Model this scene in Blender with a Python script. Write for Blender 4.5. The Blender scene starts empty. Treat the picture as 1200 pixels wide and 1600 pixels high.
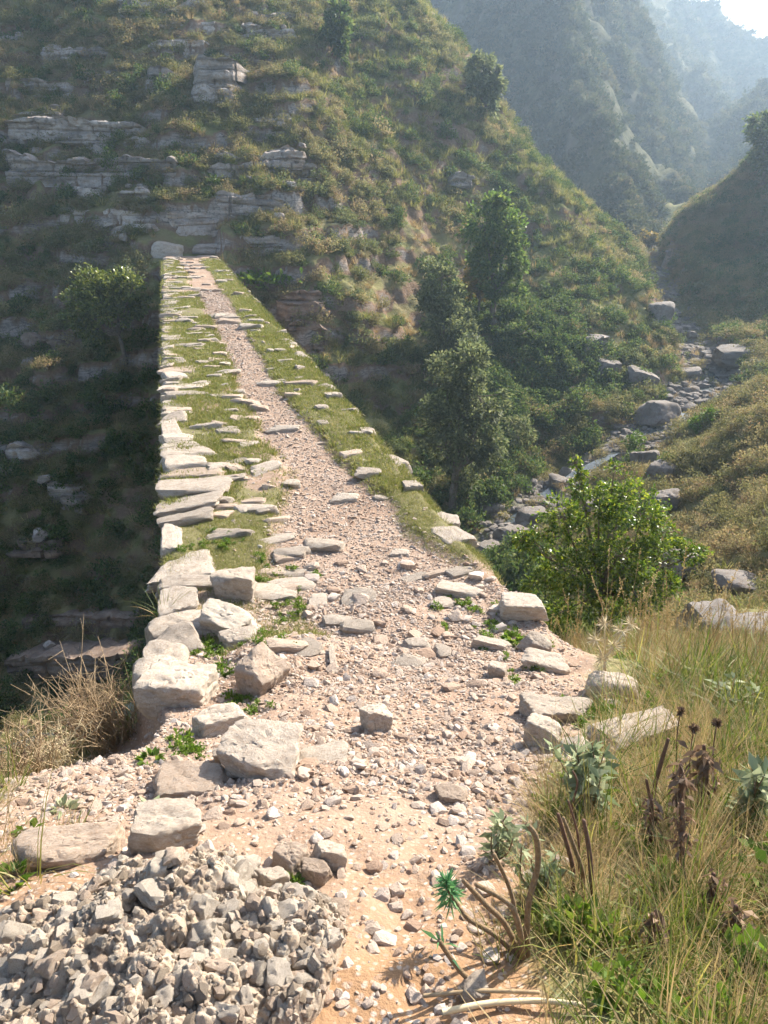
import bpy, bmesh, math, random
import numpy as np
from mathutils import Vector, Matrix

R = math.radians
rng = np.random.default_rng(7)
random.seed(7)
scene = bpy.context.scene
col = scene.collection

# ------------------------------------------------------------------ camera
PITCH = 23.0
CAMZ = 2.65
FPX = 1155.0                       # focal length in pixels of a 1200 x 1600 frame
cam_d = bpy.data.cameras.new('camera')
cam_d.sensor_fit = 'VERTICAL'
cam_d.sensor_height = 36.0
cam_d.lens = 36.0 * FPX / 1600.0
cam_d.clip_start = 0.05
cam_d.clip_end = 3000
cam = bpy.data.objects.new('camera', cam_d)
cam.location = (0, 0, CAMZ)
cam.rotation_euler = (R(90 - PITCH), 0, 0)
col.objects.link(cam)
scene.camera = cam

# ------------------------------------------------------------------ sky, sun, exposure
SUN_AZ, SUN_EL = 43.0, 34.8        # degrees to the right of the view axis (+Y), degrees above the horizon
world = bpy.data.worlds.new('World')
scene.world = world
world.use_nodes = True
wn = world.node_tree
wn.nodes.clear()
sky = wn.nodes.new('ShaderNodeTexSky')
sky.sky_type = 'NISHITA'
sky.sun_disc = False
sky.sun_elevation = R(SUN_EL)
sky.sun_rotation = R(SUN_AZ)
sky.air_density = 1.0
sky.dust_density = 2.0
bg = wn.nodes.new('ShaderNodeBackground')
bg.inputs['Strength'].default_value = 0.105
wo = wn.nodes.new('ShaderNodeOutputWorld')
wn.links.new(sky.outputs[0], bg.inputs['Color'])
wn.links.new(bg.outputs[0], wo.inputs['Surface'])

sun_d = bpy.data.lights.new('sun', 'SUN')
sun_d.energy = 5.0
sun_d.angle = R(0.53)
sun_d.color = (1.0, 0.93, 0.82)
sun = bpy.data.objects.new('sun', sun_d)
sv = Vector((math.sin(R(SUN_AZ)) * math.cos(R(SUN_EL)), math.cos(R(SUN_AZ)) * math.cos(R(SUN_EL)), math.sin(R(SUN_EL))))
sun.rotation_euler = sv.to_track_quat('Z', 'Y').to_euler()
sun.location = sv * 60
col.objects.link(sun)

scene.view_settings.view_transform = 'Standard'
scene.view_settings.look = 'None'
scene.view_settings.gamma = 1.0
scene.view_settings.use_curve_mapping = False
scene.view_settings.exposure = 1.4
scene.render.engine = 'CYCLES'
cy = scene.cycles
cy.use_denoising = True
cy.max_bounces = 6
cy.diffuse_bounces = 2
cy.use_adaptive_sampling = True
cy.adaptive_threshold = 0.03
cy.glossy_bounces = 2
cy.transmission_bounces = 4
cy.transparent_max_bounces = 4
cy.volume_bounces = 1
cy.sample_clamp_indirect = 6.0
cy.caustics_reflective = False
cy.caustics_refractive = False

# ------------------------------------------------------------------ noise
def _h(ix, iy, iz, seed):
    n = (ix.astype(np.int64) * 374761393 + iy.astype(np.int64) * 668265263 + iz.astype(np.int64) * 2147483647 + seed * 1274126177) & 0xffffffff
    n = ((n ^ (n >> 13)) * 1274126177) & 0xffffffff
    n = ((n ^ (n >> 16)) * 2246822519) & 0xffffffff
    n = n ^ (n >> 15)
    return (n & 0xffffff) / float(0xffffff)

def vn2(x, y, seed=0):
    ix = np.floor(x); iy = np.floor(y)
    fx = x - ix; fy = y - iy
    fx = fx * fx * fx * (fx * (fx * 6 - 15) + 10); fy = fy * fy * fy * (fy * (fy * 6 - 15) + 10)
    z = np.zeros_like(ix)
    a = _h(ix, iy, z, seed); b = _h(ix + 1, iy, z, seed); c = _h(ix, iy + 1, z, seed); d = _h(ix + 1, iy + 1, z, seed)
    return (a + (b - a) * fx + (c - a) * fy + (a - b - c + d) * fx * fy) * 2 - 1

def fbm2(x, y, octv=4, seed=0, gain=0.5):
    x = np.asarray(x, float); y = np.asarray(y, float)
    s = 0; a = 1.0; t = 0
    for o in range(octv):
        ca, sa = math.cos(0.6 * o + .3), math.sin(0.6 * o + .3)
        s = s + a * vn2((x * ca - y * sa) * 2.03 ** o + 17.3 * o, (x * sa + y * ca) * 2.03 ** o - 9.1 * o, seed + o)
        t += a; a *= gain
    return s / t * 1.5

def vn3(p, seed=0):
    i = np.floor(p); f = p - i
    f = f * f * (3 - 2 * f)
    out = 0
    for dx in (0, 1):
        wx = f[:, 0] if dx else 1 - f[:, 0]
        for dy in (0, 1):
            wy = f[:, 1] if dy else 1 - f[:, 1]
            for dz in (0, 1):
                wz = f[:, 2] if dz else 1 - f[:, 2]
                out = out + wx * wy * wz * _h(i[:, 0] + dx, i[:, 1] + dy, i[:, 2] + dz, seed)
    return out * 2 - 1

def fbm3(p, octv=4, seed=0, gain=0.5):
    s = 0; a = 1.0; t = 0
    for o in range(octv):
        s = s + a * vn3(p * 2.07 ** o + 11.7 * o, seed + o); t += a; a *= gain
    return s / t * 1.5

def knobs(x, y, cell, seed, rmin=.35, rmax=.75):
    """rounded stones crowded together: height 0..1 over a jittered grid"""
    X = x / cell; Y = y / cell; ix = np.floor(X); iy = np.floor(Y); best = np.zeros_like(X); z0 = np.zeros_like(X)
    for dx in (-1, 0, 1):
        for dy in (-1, 0, 1):
            gx = ix + dx; gy = iy + dy
            px = gx + _h(gx, gy, z0, seed); py = gy + _h(gx, gy, z0, seed + 1)
            r = rmin + (rmax - rmin) * _h(gx, gy, z0, seed + 2); a = 6.28 * _h(gx, gy, z0, seed + 3); e = .6 + .8 * _h(gx, gy, z0, seed + 4)
            ux = (X - px) * np.cos(a) + (Y - py) * np.sin(a); uy = -(X - px) * np.sin(a) + (Y - py) * np.cos(a)
            d = np.maximum(np.abs(ux * e), np.abs(uy)) * .5 + np.hypot(ux * e, uy) * .5
            b = np.sqrt(np.clip(1 - (d / r) ** 2.5, 0, 1)) * (.4 + .6 * _h(gx, gy, z0, seed + 5)) + np.where(d < r, ux * .35, 0)
            best = np.maximum(best, b)
    return best

def sstep(a, b, x):
    t = np.clip((np.asarray(x, float) - a) / (b - a), 0, 1)
    return t * t * (3 - 2 * t)

# ------------------------------------------------------------------ sight lines of the photograph -> points of the place
SP, CP = math.sin(R(PITCH)), math.cos(R(PITCH))

def at(u, v, y):
    """world point on the sight line through pixel (u, v) at ground distance y"""
    dy = (v - 800) / FPX
    t = y / (CP - dy * SP)
    return ((u - 600) / FPX * t, y, CAMZ - t * (SP + dy * CP))

# ------------------------------------------------------------------ the lie of the land
# bridge frame: s runs along the deck, c across it from the upstream-left edge
B0 = np.array([-1.44, 4.11]); BD = np.array([-0.2639, 0.9646]); BN = np.array([0.9646, 0.2639]); BW = 2.47
S_END = 36.0

def bridge_sc(x, y):
    dx = np.asarray(x, float) - B0[0]; dy = np.asarray(y, float) - B0[1]
    return dx * BD[0] + dy * BD[1], dx * BN[0] + dy * BN[1]

def bridge_xy(s, c):
    return B0[0] + BD[0] * s + BN[0] * c, B0[1] + BD[1] * s + BN[1] * c

_zy = np.array([-3, 0, 1.0, 1.2, 1.7, 2.5, 3.2, 4.0, 4.8, 6, 60.0])
_zz = np.array([2.2, 1.5, 1.12, 1.05, .87, .58, .30, .08, 0.01, 0, 0.0])

def zpath(y):
    y = np.asarray(y, float)
    return (np.interp(y - .2, _zy, _zz) + np.interp(y, _zy, _zz) + np.interp(y + .2, _zy, _zz)) / 3

STREAM = np.array([(28, 84, -1.4), (23.4, 70, -2.2), (20.6, 56, -4.2), (19.4, 48, -5.4), (18.2, 40.5, -6.2), (14.2, 35, -7.1), (8.7, 30.6, -8.1), (4.3, 25.5, -9.1),
                   (-1, 21.5, -9.9), (-7, 18.5, -11.2), (-16, 16, -13), (-30, 14, -15), (-55, 12, -17)], float)

_ctrl = [tuple(p) for p in STREAM]
for x in (-.7, 0, .9):
    for y in (-1, 0, 1, 1.7, 2.5, 3.2):
        _ctrl.append((x, y, float(zpath(y))))
_ctrl += [(-1.0, 4, .02), (0.8, 4, .02),
          (-1.25, 2.0, .50), (-1.08, 2.35, .30), (-1.2, 2.8, .05), (-1.45, 3.2, -.12), (-1.9, 3.3, -.25), (-1.6, 4.1, -1.0), (-2.5, 2.2, .25), (-2.8, 3.3, -.5), (-2.1, 4.3, -1.6), (-2.2, 5, -3.2), (-3.5, 1, 1.0),
          (-6, 3, -1.5), (-6, 7, -6), (-3.5, 9, -7.5), (-12, 4, -4), (-10, 12, -10), (-8, -2, 2.5),
          (1.35, 2, .74), (1.7, 3, .33), (1.6, 4, -.1), (2.2, 4.5, -.6), (1.5, 5.5, -1.3), (2.5, 6, -1.6), (3, 3, .25), (4, 4, -.35), (1.78, 7, -2.1), (2.7, 8, -2.6),
          (5, 8, -2.6), (6, 5, -1), (3, 1, 1.1), (6, 1, .9), (8, -2, 2.2), (10, 4, -.2), (16, 8, 0), (20, 16, 0), (25, 25, 1),
          (-1.2, 6.5, -3.8), (-2.5, 10, -6.8), (-3.5, 15, -9.2), (-5, 20, -10.4), (-7, 27, -8.6), (-8.5, 32, -4.2), (-9.6, 36, -.9), (-10.2, 38, -.35), (-9, 39.5, .5),
          (2, 13, -6.8), (4, 18, -8.2), (1, 17, -9.0)]
for uvy in [  # left hillside, facing the camera
        (0, 400, 39), (0, 250, 44.5), (0, 100, 51), (0, 0, 56), (0, -150, 66), (0, 600, 33), (0, 800, 28), (0, 950, 25),
        (150, 400, 39), (150, 250, 44.5), (150, 0, 56), (150, 600, 33), (150, 900, 25.8), (150, 1080, 22.5),
        (300, 330, 41.3), (300, 250, 44.5), (300, 0, 57), (300, -200, 70), (-300, 300, 43), (-300, 0, 56), (-300, 700, 30), (-600, 300, 44), (-600, 0, 60),
        (420, 250, 45), (450, 330, 42), (480, 150, 50), (480, 0, 58), (450, 420, 38.5), (430, 470, 37.6), (470, 500, 36.2), (500, 400, 41), (500, 560, 35), (420, 560, 35.0),
        # the spur
        (600, 500, 40), (600, 400, 44), (600, 650, 34.5), (550, 480, 38.2), (600, 200, 53), (600, 0, 63), (700, 250, 54), (700, 400, 47.5), (800, 350, 51), (750, 500, 42), (700, 600, 37),
        (710, 790, 29), (850, 500, 41.5), (850, 650, 35.5), (950, 450, 46.5), (950, 600, 38.5), (900, 570, 39),
        (1050, 530, 43.3), (1005, 450, 47), (960, 390, 50), (915, 340, 52.5), (870, 290, 55), (830, 245, 57.5), (790, 200, 60), (765, 150, 63), (740, 100, 66), (665, 0, 72), (600, -100, 80),
        # right bank
        (1130, 760, 22), (1200, 640, 25.5), (1150, 930, 11), (1050, 860, 15), (1200, 600, 30), (1200, 700, 22), (1200, 850, 13), (1200, 1000, 8), (1000, 1000, 8.5),
        (1000, 760, 23.5), (1080, 680, 28),
        # right spur
        (1150, 540, 45), (1200, 555, 43), (1100, 450, 56), (1100, 312, 70), (1140, 296, 70), (1180, 285, 70), (1200, 400, 60), (1200, 480, 52), (1020, 395, 66), (1060, 350, 68), (1225, 180, 68), (1260, 120, 70)]:
    _ctrl.append(at(*uvy))
_ctrl += [(14, 71, -.5), (11, 82, 4), (8, 95, 8), (24, 78, -2.2), (32, 88, -3), (40, 90, -3), (48, 74, 10), (50, 60, 6), (45, 45, 2), (55, 85, 10), (20, 100, 0), (-20, 90, 36), (-60, 80, 34), (0, 100, 26)]
_ctrl = np.array(_ctrl, float)

def _kern(d2):
    return np.sqrt(d2 + 0.36)

def _rbf_fit(c):
    n = len(c)
    d2 = ((c[:, None, :2] - c[None, :, :2]) ** 2).sum(-1)
    A = np.zeros((n + 3, n + 3))
    A[:n, :n] = _kern(d2) + np.eye(n) * -0.05
    A[:n, n] = 1; A[:n, n + 1:] = c[:, :2]
    A[n, :n] = 1; A[n + 1:, :n] = c[:, :2].T
    return np.linalg.solve(A, np.concatenate([c[:, 2], np.zeros(3)]))
_w = _rbf_fit(_ctrl)

def rbf(x, y):
    x = np.asarray(x, float).ravel(); y = np.asarray(y, float).ravel()
    out = np.empty(len(x)); n = len(_ctrl)
    for i in range(0, len(x), 20000):
        xx = x[i:i + 20000]; yy = y[i:i + 20000]
        d2 = (xx[:, None] - _ctrl[None, :, 0]) ** 2 + (yy[:, None] - _ctrl[None, :, 1]) ** 2
        out[i:i + 20000] = _kern(d2) @ _w[:n] + _w[n] + _w[n + 1] * xx + _w[n + 2] * yy
    return out

def seg_dist(x, y, P):
    """distance to a polyline and interpolated third column"""
    x = np.asarray(x, float); y = np.asarray(y, float)
    best = np.full(x.shape, 1e9); zz = np.zeros(x.shape); side = np.zeros(x.shape)
    for a, b in zip(P[:-1], P[1:]):
        d = b[:2] - a[:2]; L2 = d @ d
        t = np.clip(((x - a[0]) * d[0] + (y - a[1]) * d[1]) / L2, 0, 1)
        qx = a[0] + d[0] * t; qy = a[1] + d[1] * t
        dd = np.hypot(x - qx, y - qy)
        m = dd < best
        best = np.where(m, dd, best); zz = np.where(m, a[2] + (b[2] - a[2]) * t, zz)
        side = np.where(m, np.sign(d[0] * (y - a[1]) - d[1] * (x - a[0])), side)
    return best, zz, side

def terrace(z, p, sharp):
    k = z / p; f = k - np.floor(k)
    return p * (np.floor(k) + sstep(.5 - sharp, .5 + sharp, f))

def strata_mask(x, y):
    """where bedrock crops out in level beds"""
    m = sstep(5, -6, x) * sstep(30, 37, y)
    m = m * sstep(-.2, .35, fbm2(x * .16, y * .22, 4, 41)) * .9
    return np.maximum(m, .55 * sstep(-4, -9, x) * sstep(15, 20, y) * sstep(-.2, .25, fbm2(x * .12, y * .2, 3, 43)))

def terrain(x, y):
    x = np.asarray(x, float).ravel(); y = np.asarray(y, float).ravel()
    z = rbf(x, y)
    r = np.hypot(x, y)
    far = sstep(5, 16, r)
    z = z + far * (0.95 * fbm2(x * .13, y * .13, 4, 3) + .32 * fbm2(x * .7, y * .7, 3, 5))
    # rough, hummocky ground beyond the bridge
    z = z + far * .13 * fbm2(x * 2.2, y * 2.2, 2, 9)
    m = strata_mask(x, y)
    warp = 1.3 * fbm2(x * .06, y * .06, 3, 12) + .25 * fbm2(x * .5, y * .5, 2, 14)
    zt = terrace(z + warp, 1.55, .16) - warp
    zt = zt + .25 * (terrace(z + warp, .42, .12) - warp - z)
    z = z + m * (zt - z)
    # stream bed cut into the rock
    d, sz, _ = seg_dist(x, y, STREAM)
    wd = 1.3 + .8 * vn2(x * .3, y * .3, 77)
    bed = sz - .35 + .25 * fbm2(x * .8, y * .8, 3, 19)
    z = np.where(d < 4.5, z + (np.minimum(z, bed) - z) * sstep(wd + 1.2, wd, d), z)
    # near ground
    near = 1 - far
    z = z + near * (.035 * fbm2(x * 1.7, y * 1.7, 4, 23) + .012 * fbm2(x * 9, y * 9, 3, 25))
    # the path runs level onto the deck
    xl = np.interp(y, [1.9, 2.4, 2.8, 3.3], [-1.6, -.95, -1.0, -1.28])
    pm = sstep(xl - .12, xl, x) * sstep(1.35, 1.0, x) * sstep(5.2, 4.7, y)
    z = z + pm * (np.maximum(z, zpath(y) - .03 + .02 * fbm2(x * 1.7, y * 1.7, 4, 23)) - z)
    # sink under the deck
    s, c = bridge_sc(x, y)
    under = sstep(.2, .6, s) * sstep(S_END + .2, S_END - .8, s) * sstep(-.15, .1, c) * sstep(BW + .15, BW - .1, c)
    dz = zpath(y) - .22
    z = np.where(under > 0, z + under * (np.minimum(z, dz) - z), z)
    # the far abutment: land does not rise over the deck
    ab = sstep(-1.2, .1, c) * sstep(BW + .5, BW - .1, c) * sstep(20, 25, s) * sstep(S_END + 1.5, S_END, s)
    z = z + ab * (np.minimum(z, -.1) - z)
    return z

def path_w(s):
    """worn track across the deck: centre and half width as fractions"""
    cen = np.interp(s, [-1, 0, 1.2, 2.6, 5.2, 9, 16, 28, 36], [.6, .6, .60, .63, .585, .565, .58, .5, .42])
    hw = np.interp(s, [-1, 0, 1.2, 2.6, 5.2, 9, 16, 28, 36], [.6, .42, .26, .16, .15, .16, .2, .25, .25])
    return cen, hw

def deck_track(s, c):
    cen, hw = path_w(s)
    k = c / BW + .035 * fbm2(s * .8, c * 1.2, 3, 55)
    return 1 - sstep(hw * .75, hw * 1.15, np.abs(k - cen))

def deck_z(x, y):
    s, c = bridge_sc(x, y)
    tr = deck_track(s, c)
    z = zpath(y) + .018 * fbm2(s * 1.1, c * 1.6, 4, 51) + .007 * fbm2(s * 8, c * 8, 3, 52)
    z = z + .025 - .05 * tr
    edge = sstep(.10, 0, c) + sstep(BW - .10, BW, c)
    return z - .05 * edge - .09 * sstep(.1, -.4, s)

def on_deck(x, y):
    s, c = bridge_sc(x, y)
    return (s > -.35) & (s < S_END) & (c > 0) & (c < BW)

def ground(x, y):
    x = np.atleast_1d(np.asarray(x, float)); y = np.atleast_1d(np.asarray(y, float))
    z = terrain(x, y)
    m = on_deck(x, y)
    return np.where(m, np.maximum(z, deck_z(x, y)), z)

def hit(u, v, t0=1.2, t1=130, n=700):
    """first ground point on the sight line of a pixel, and the metres one pixel covers there"""
    t = np.geomspace(t0, t1, n)
    dy = (v - 800) / FPX
    x = (u - 600) / FPX * t; y = t * (CP - dy * SP); z = CAMZ - t * (SP + dy * CP)
    g = ground(x, y)
    k = np.nonzero(g > z)[0]
    if len(k) == 0:
        return None
    i = k[0]
    if i > 0:
        a = z[i - 1] - g[i - 1]; b = g[i] - z[i]; f = a / max(a + b, 1e-9)
        tt = t[i - 1] + (t[i] - t[i - 1]) * f
    else:
        tt = t[0]
    X = (u - 600) / FPX * tt; Y = tt * (CP - dy * SP)
    return (float(X), float(Y), float(ground(X, Y)[0]), tt / FPX)

# ------------------------------------------------------------------ mesh and object helpers
def quick_mesh(name, verts, faces, mat=None, smooth=True, attrs=None):
    """verts (n,3), faces (m,k) integer array"""
    me = bpy.data.meshes.new(name)
    verts = np.ascontiguousarray(verts, np.float32); faces = np.ascontiguousarray(faces, np.int32)
    m, k = faces.shape
    me.vertices.add(len(verts)); me.vertices.foreach_set('co', verts.ravel())
    me.loops.add(m * k); me.loops.foreach_set('vertex_index', faces.ravel())
    me.polygons.add(m); me.polygons.foreach_set('loop_start', np.arange(0, m * k, k, dtype=np.int32))
    me.update(calc_edges=True)
    me.polygons.foreach_set('use_smooth', np.full(m, smooth))
    if attrs:
        for an, av in attrs.items():
            av = np.asarray(av, np.float32)
            dom = 'POINT' if len(av) == len(verts) else 'FACE'
            a = me.attributes.new(an, 'FLOAT', dom)
            a.data.foreach_set('value', av)
    if mat is not None:
        me.materials.append(mat)
    return me

def link(name, data, parent=None, label=None, cat=None, group=None, kind=None, loc=None, rot=None, scale=None):
    o = bpy.data.objects.new(name, data)
    col.objects.link(o)
    if loc is not None: o.location = loc
    if rot is not None: o.rotation_euler = rot
    if scale is not None: o.scale = scale
    if parent is not None: o.parent = parent
    if label: o['label'] = label
    if cat: o['category'] = cat
    if group: o['group'] = group
    if kind: o['kind'] = kind
    return o

def grid_faces(nx, ny):
    i = np.arange(nx - 1)[None, :] + np.arange(ny - 1)[:, None] * nx
    i = i.ravel()
    return np.stack([i, i + 1, i + 1 + nx, i + nx], 1)

def axis(pts):
    """piecewise axis: list of (start, spacing) ... (end, None)"""
    out = []
    for (a, d), (b, _) in zip(pts[:-1], pts[1:]):
        n = max(1, int(round((b - a) / d)))
        out.append(np.linspace(a, b, n, endpoint=False))
    return np.concatenate(out + [[pts[-1][0]]])

# ------------------------------------------------------------------ materials
def new_mat(name):
    m = bpy.data.materials.new(name); m.use_nodes = True
    nt = m.node_tree; nt.nodes.clear()
    out = nt.nodes.new('ShaderNodeOutputMaterial')
    return m, nt, out

class NT:
    """thin node-tree writer"""
    def __init__(self, nt): self.nt = nt
    def n(self, typ, **kw):
        nd = self.nt.nodes.new(typ)
        for k, v in kw.items(): setattr(nd, k, v)
        return nd
    def set(self, sock, v):
        if isinstance(v, bpy.types.NodeSocket): self.nt.links.new(v, sock)
        elif isinstance(v, (tuple, list)) and len(v) == 3 and sock.type == 'RGBA': sock.default_value = (*v, 1)
        else: sock.default_value = v
    def noise(self, vec, scale, detail=4, rough=.55, dist=0):
        nd = self.n('ShaderNodeTexNoise')
        self.set(nd.inputs['Vector'], vec); nd.inputs['Scale'].default_value = scale
        nd.inputs['Detail'].default_value = detail; nd.inputs['Roughness'].default_value = rough; nd.inputs['Distortion'].default_value = dist
        return nd.outputs['Fac']
    def voro(self, vec, scale, feature='F1', out='Distance'):
        nd = self.n('ShaderNodeTexVoronoi', feature=feature)
        self.set(nd.inputs['Vector'], vec); nd.inputs['Scale'].default_value = scale
        return nd.outputs[out]
    def ramp(self, fac, stops, interp='LINEAR'):
        nd = self.n('ShaderNodeValToRGB'); cr = nd.color_ramp; cr.interpolation = interp
        while len(cr.elements) < len(stops): cr.elements.new(.5)
        for e, (p, c) in zip(cr.elements, stops):
            e.position = p; e.color = (*c, 1) if len(c) == 3 else c
        self.set(nd.inputs[0], fac)
        return nd.outputs[0]
    def rng(self, v, a, b, c=0, d=1):
        nd = self.n('ShaderNodeMapRange'); nd.clamp = True
        self.set(nd.inputs[0], v)
        for i, q in enumerate((a, b, c, d)): nd.inputs[i + 1].default_value = q
        return nd.outputs[0]
    def math(self, op, a, b=None):
        nd = self.n('ShaderNodeMath', operation=op)
        self.set(nd.inputs[0], a)
        if b is not None: self.set(nd.inputs[1], b)
        return nd.outputs[0]
    def mix(self, fac, a, b, blend='MIX'):
        nd = self.n('ShaderNodeMix', data_type='RGBA', blend_type=blend)
        self.set(nd.inputs[0], fac); self.set(nd.inputs[6], a); self.set(nd.inputs[7], b)
        return nd.outputs[2]
    def bump(self, h, strength=.5, dist=.02, normal=None):
        nd = self.n('ShaderNodeBump'); nd.inputs['Strength'].default_value = strength; nd.inputs['Distance'].default_value = dist
        self.set(nd.inputs['Height'], h)
        if normal is not None: self.set(nd.inputs['Normal'], normal)
        return nd.outputs[0]
    def attr(self, name):
        nd = self.n('ShaderNodeAttribute'); nd.attribute_name = name
        return nd.outputs['Fac']
    def bsdf(self, color, rough=.9, normal=None, spec=.25):
        nd = self.n('ShaderNodeBsdfPrincipled')
        self.set(nd.inputs['Base Color'], color); self.set(nd.inputs['Roughness'], rough)
        nd.inputs['Specular IOR Level'].default_value = spec
        if normal is not None: self.set(nd.inputs['Normal'], normal)
        return nd.outputs[0]
    def pos(self): return self.n('ShaderNodeNewGeometry').outputs['Position']
    def up(self):
        g = self.n('ShaderNodeNewGeometry'); s = self.n('ShaderNodeSeparateXYZ')
        self.set(s.inputs[0], g.outputs['Normal']); return s.outputs[2]
    def objc(self): return self.n('ShaderNodeTexCoord').outputs['Object']
    def rand(self): return self.n('ShaderNodeObjectInfo').outputs['Random']

def mat_rock(name, light, dark, stain, scale=1.0, rough=.9, bump=.6, lichen=.0, world=False, beds=0):
    m, nt, out = new_mat(name); t = NT(nt)
    if world: vec = t.pos()
    else:
        va = t.n('ShaderNodeVectorMath', operation='ADD')
        t.set(va.inputs[0], t.objc())
        cx = t.n('ShaderNodeCombineXYZ'); r = t.math('MULTIPLY', t.rand(), 37.0)
        for i in range(3): t.set(cx.inputs[i], r)
        t.set(va.inputs[1], cx.outputs[0]); vec = va.outputs[0]
    n1 = t.noise(vec, 2.2 * scale, 6, .6); n2 = t.noise(vec, 9 * scale, 5, .65); n3 = t.noise(vec, 45 * scale, 4, .7)
    c = t.ramp(n1, [(.30, dark), (.52, light), (.75, tuple(min(1, q * 1.15) for q in light))])
    c = t.mix(t.rng(n2, .48, .68, 0, .75), c, stain)
    c = t.mix(t.rng(n3, .35, .7, 0, .35), c, tuple(q * .55 for q in dark))
    if lichen: c = t.mix(t.rng(t.noise(vec, 14 * scale, 5, .7), .60, .66, 0, lichen), c, (.045, .042, .038))
    ck = t.voro(vec, 3.1 * scale, 'DISTANCE_TO_EDGE')
    ckm = t.math('MULTIPLY', t.rng(ck, 0, .025, 1, 0), t.rng(n1, .5, .6))
    c = t.mix(t.math('MULTIPLY', ckm, .7), c, tuple(q * .35 for q in dark))
    if beds:
        mp = t.n('ShaderNodeMapping'); mp.inputs['Scale'].default_value = (.5, .5, 3.4); t.set(mp.inputs['Vector'], t.pos())
        bd = t.noise(mp.outputs[0], 1.1, 5, .65)
        c = t.mix(t.rng(bd, .42, .54, beds, 0), c, tuple(q * .3 for q in dark))
        n2 = t.math('ADD', t.math('MULTIPLY', bd, 1.4), t.math('MULTIPLY', n2, .6))
    rv = t.rng(t.rand(), 0, 1, .78, 1.14)
    hs = t.n('ShaderNodeHueSaturation'); t.set(hs.inputs['Value'], rv); t.set(hs.inputs['Color'], c)
    h = t.math('ADD', t.math('MULTIPLY', n2, .6), t.math('ADD', t.math('MULTIPLY', n3, .35), t.math('MULTIPLY', ckm, -.5)))
    nrm = t.bump(h, bump, .03 / scale)
    nt.links.new(t.bsdf(hs.outputs[0], rough, nrm, .2), out.inputs[0])
    return m

def mat_leaf(name, stops, trans=.35, rough=.5, spec=.35, tintamt=.5):
    """foliage: colour varies from plant to plant and from leaf to leaf; light passes through"""
    m, nt, out = new_mat(name); t = NT(nt)
    f = t.math('ADD', t.math('MULTIPLY', t.rand(), 1 - tintamt), t.math('MULTIPLY', t.attr('tint'), tintamt))
    c = t.ramp(f, stops)
    b = t.bsdf(c, rough, None, spec)
    tr = t.n('ShaderNodeBsdfTranslucent'); 
    hs = t.n('ShaderNodeHueSaturation'); hs.inputs['Value'].default_value = 1.25; hs.inputs['Saturation'].default_value = 1.1; t.set(hs.inputs['Color'], c)
    t.set(tr.inputs['Color'], hs.outputs[0])
    mx = t.n('ShaderNodeMixShader'); mx.inputs[0].default_value = trans
    nt.links.new(b, mx.inputs[1]); nt.links.new(tr.outputs[0], mx.inputs[2]); nt.links.new(mx.outputs[0], out.inputs[0])
    return m

def mat_plain(name, a, b, scale=20, rough=.85, bump=.3):
    m, nt, out = new_mat(name); t = NT(nt)
    vec = t.objc(); n = t.noise(vec, scale, 5, .65)
    c = t.ramp(n, [(.3, a), (.7, b)])
    nt.links.new(t.bsdf(c, rough, t.bump(n, bump, .005), .2), out.inputs[0])
    return m

M = {}
M['limestone'] = mat_rock('pale_limestone', (.52, .44, .355), (.35, .285, .225), (.42, .30, .205), 1.6, lichen=.0)
M['kerb'] = mat_rock('weathered_kerb_limestone', (.49, .42, .345), (.29, .24, .19), (.36, .245, .16), 1.9, lichen=.3, bump=.8)
M['limestone_far'] = mat_rock('bedded_limestone', (.50, .43, .375), (.28, .235, .20), (.38, .26, .18), .55, lichen=.7, beds=.5)
M['redcliff'] = mat_rock('red_brown_cliff', (.34, .255, .20), (.17, .12, .09), (.30, .18, .11), .7, lichen=.6, beds=.4)
M['boulder'] = mat_rock('grey_river_boulder', (.25, .22, .195), (.13, .115, .10), (.20, .15, .11), .6, lichen=.5)
M['redstone'] = mat_rock('ochre_stained_limestone', (.46, .365, .285), (.30, .225, .165), (.39, .255, .16), 2.0, lichen=.0)
M['pitted'] = mat_rock('pitted_conglomerate', (.58, .505, .415), (.38, .315, .245), (.46, .345, .24), 4.0, bump=.8, lichen=.1)
M['matrix'] = mat_rock('earthy_conglomerate_matrix', (.42, .345, .265), (.26, .20, .145), (.38, .26, .165), 5.0, bump=1.0, lichen=.1)

# gravel pieces: each stone its own tone
m, nt, out = new_mat('gravel_stones'); t = NT(nt)
c = t.ramp(t.rand(), [(0, (.28, .19, .135)), (.25, (.38, .285, .215)), (.55, (.47, .38, .305)), (.8, (.45, .375, .315)), (1, (.60, .53, .46))])
n = t.noise(t.objc(), 3.5, 4, .7)
c = t.mix(t.rng(n, .3, .7, 0, .45), c, (.31, .205, .14))
nt.links.new(t.bsdf(c, .9, t.bump(n, .4, .05), .2), out.inputs[0]); M['gravel'] = m

# trodden earth and deck
m, nt, out = new_mat('trodden_earth'); t = NT(nt)
p = t.pos()
n1 = t.noise(p, 1.3, 5, .6); n2 = t.noise(p, 11, 5, .65); n3 = t.noise(p, 70, 4, .7); v1 = t.voro(p, 55, 'F1'); v2 = t.voro(p, 24, 'F1')
vc = t.voro(p, 55, 'F1', 'Color')
earth = t.ramp(n1, [(.28, (.27, .175, .12)), (.5, (.335, .24, .175)), (.72, (.40, .305, .24))])
earth = t.mix(t.rng(n2, .35, .7, 0, .6), earth, (.235, .145, .095))
sy = t.n('ShaderNodeSeparateXYZ'); t.set(sy.inputs[0], p)
earth = t.mix(t.rng(t.math('ADD', sy.outputs[1], t.math('MULTIPLY', n1, .8)), 2.2, 1.5, 0, .85), earth, (.30, .175, .09))
sp = t.n('ShaderNodeSeparateColor'); t.set(sp.inputs[0], vc)
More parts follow.
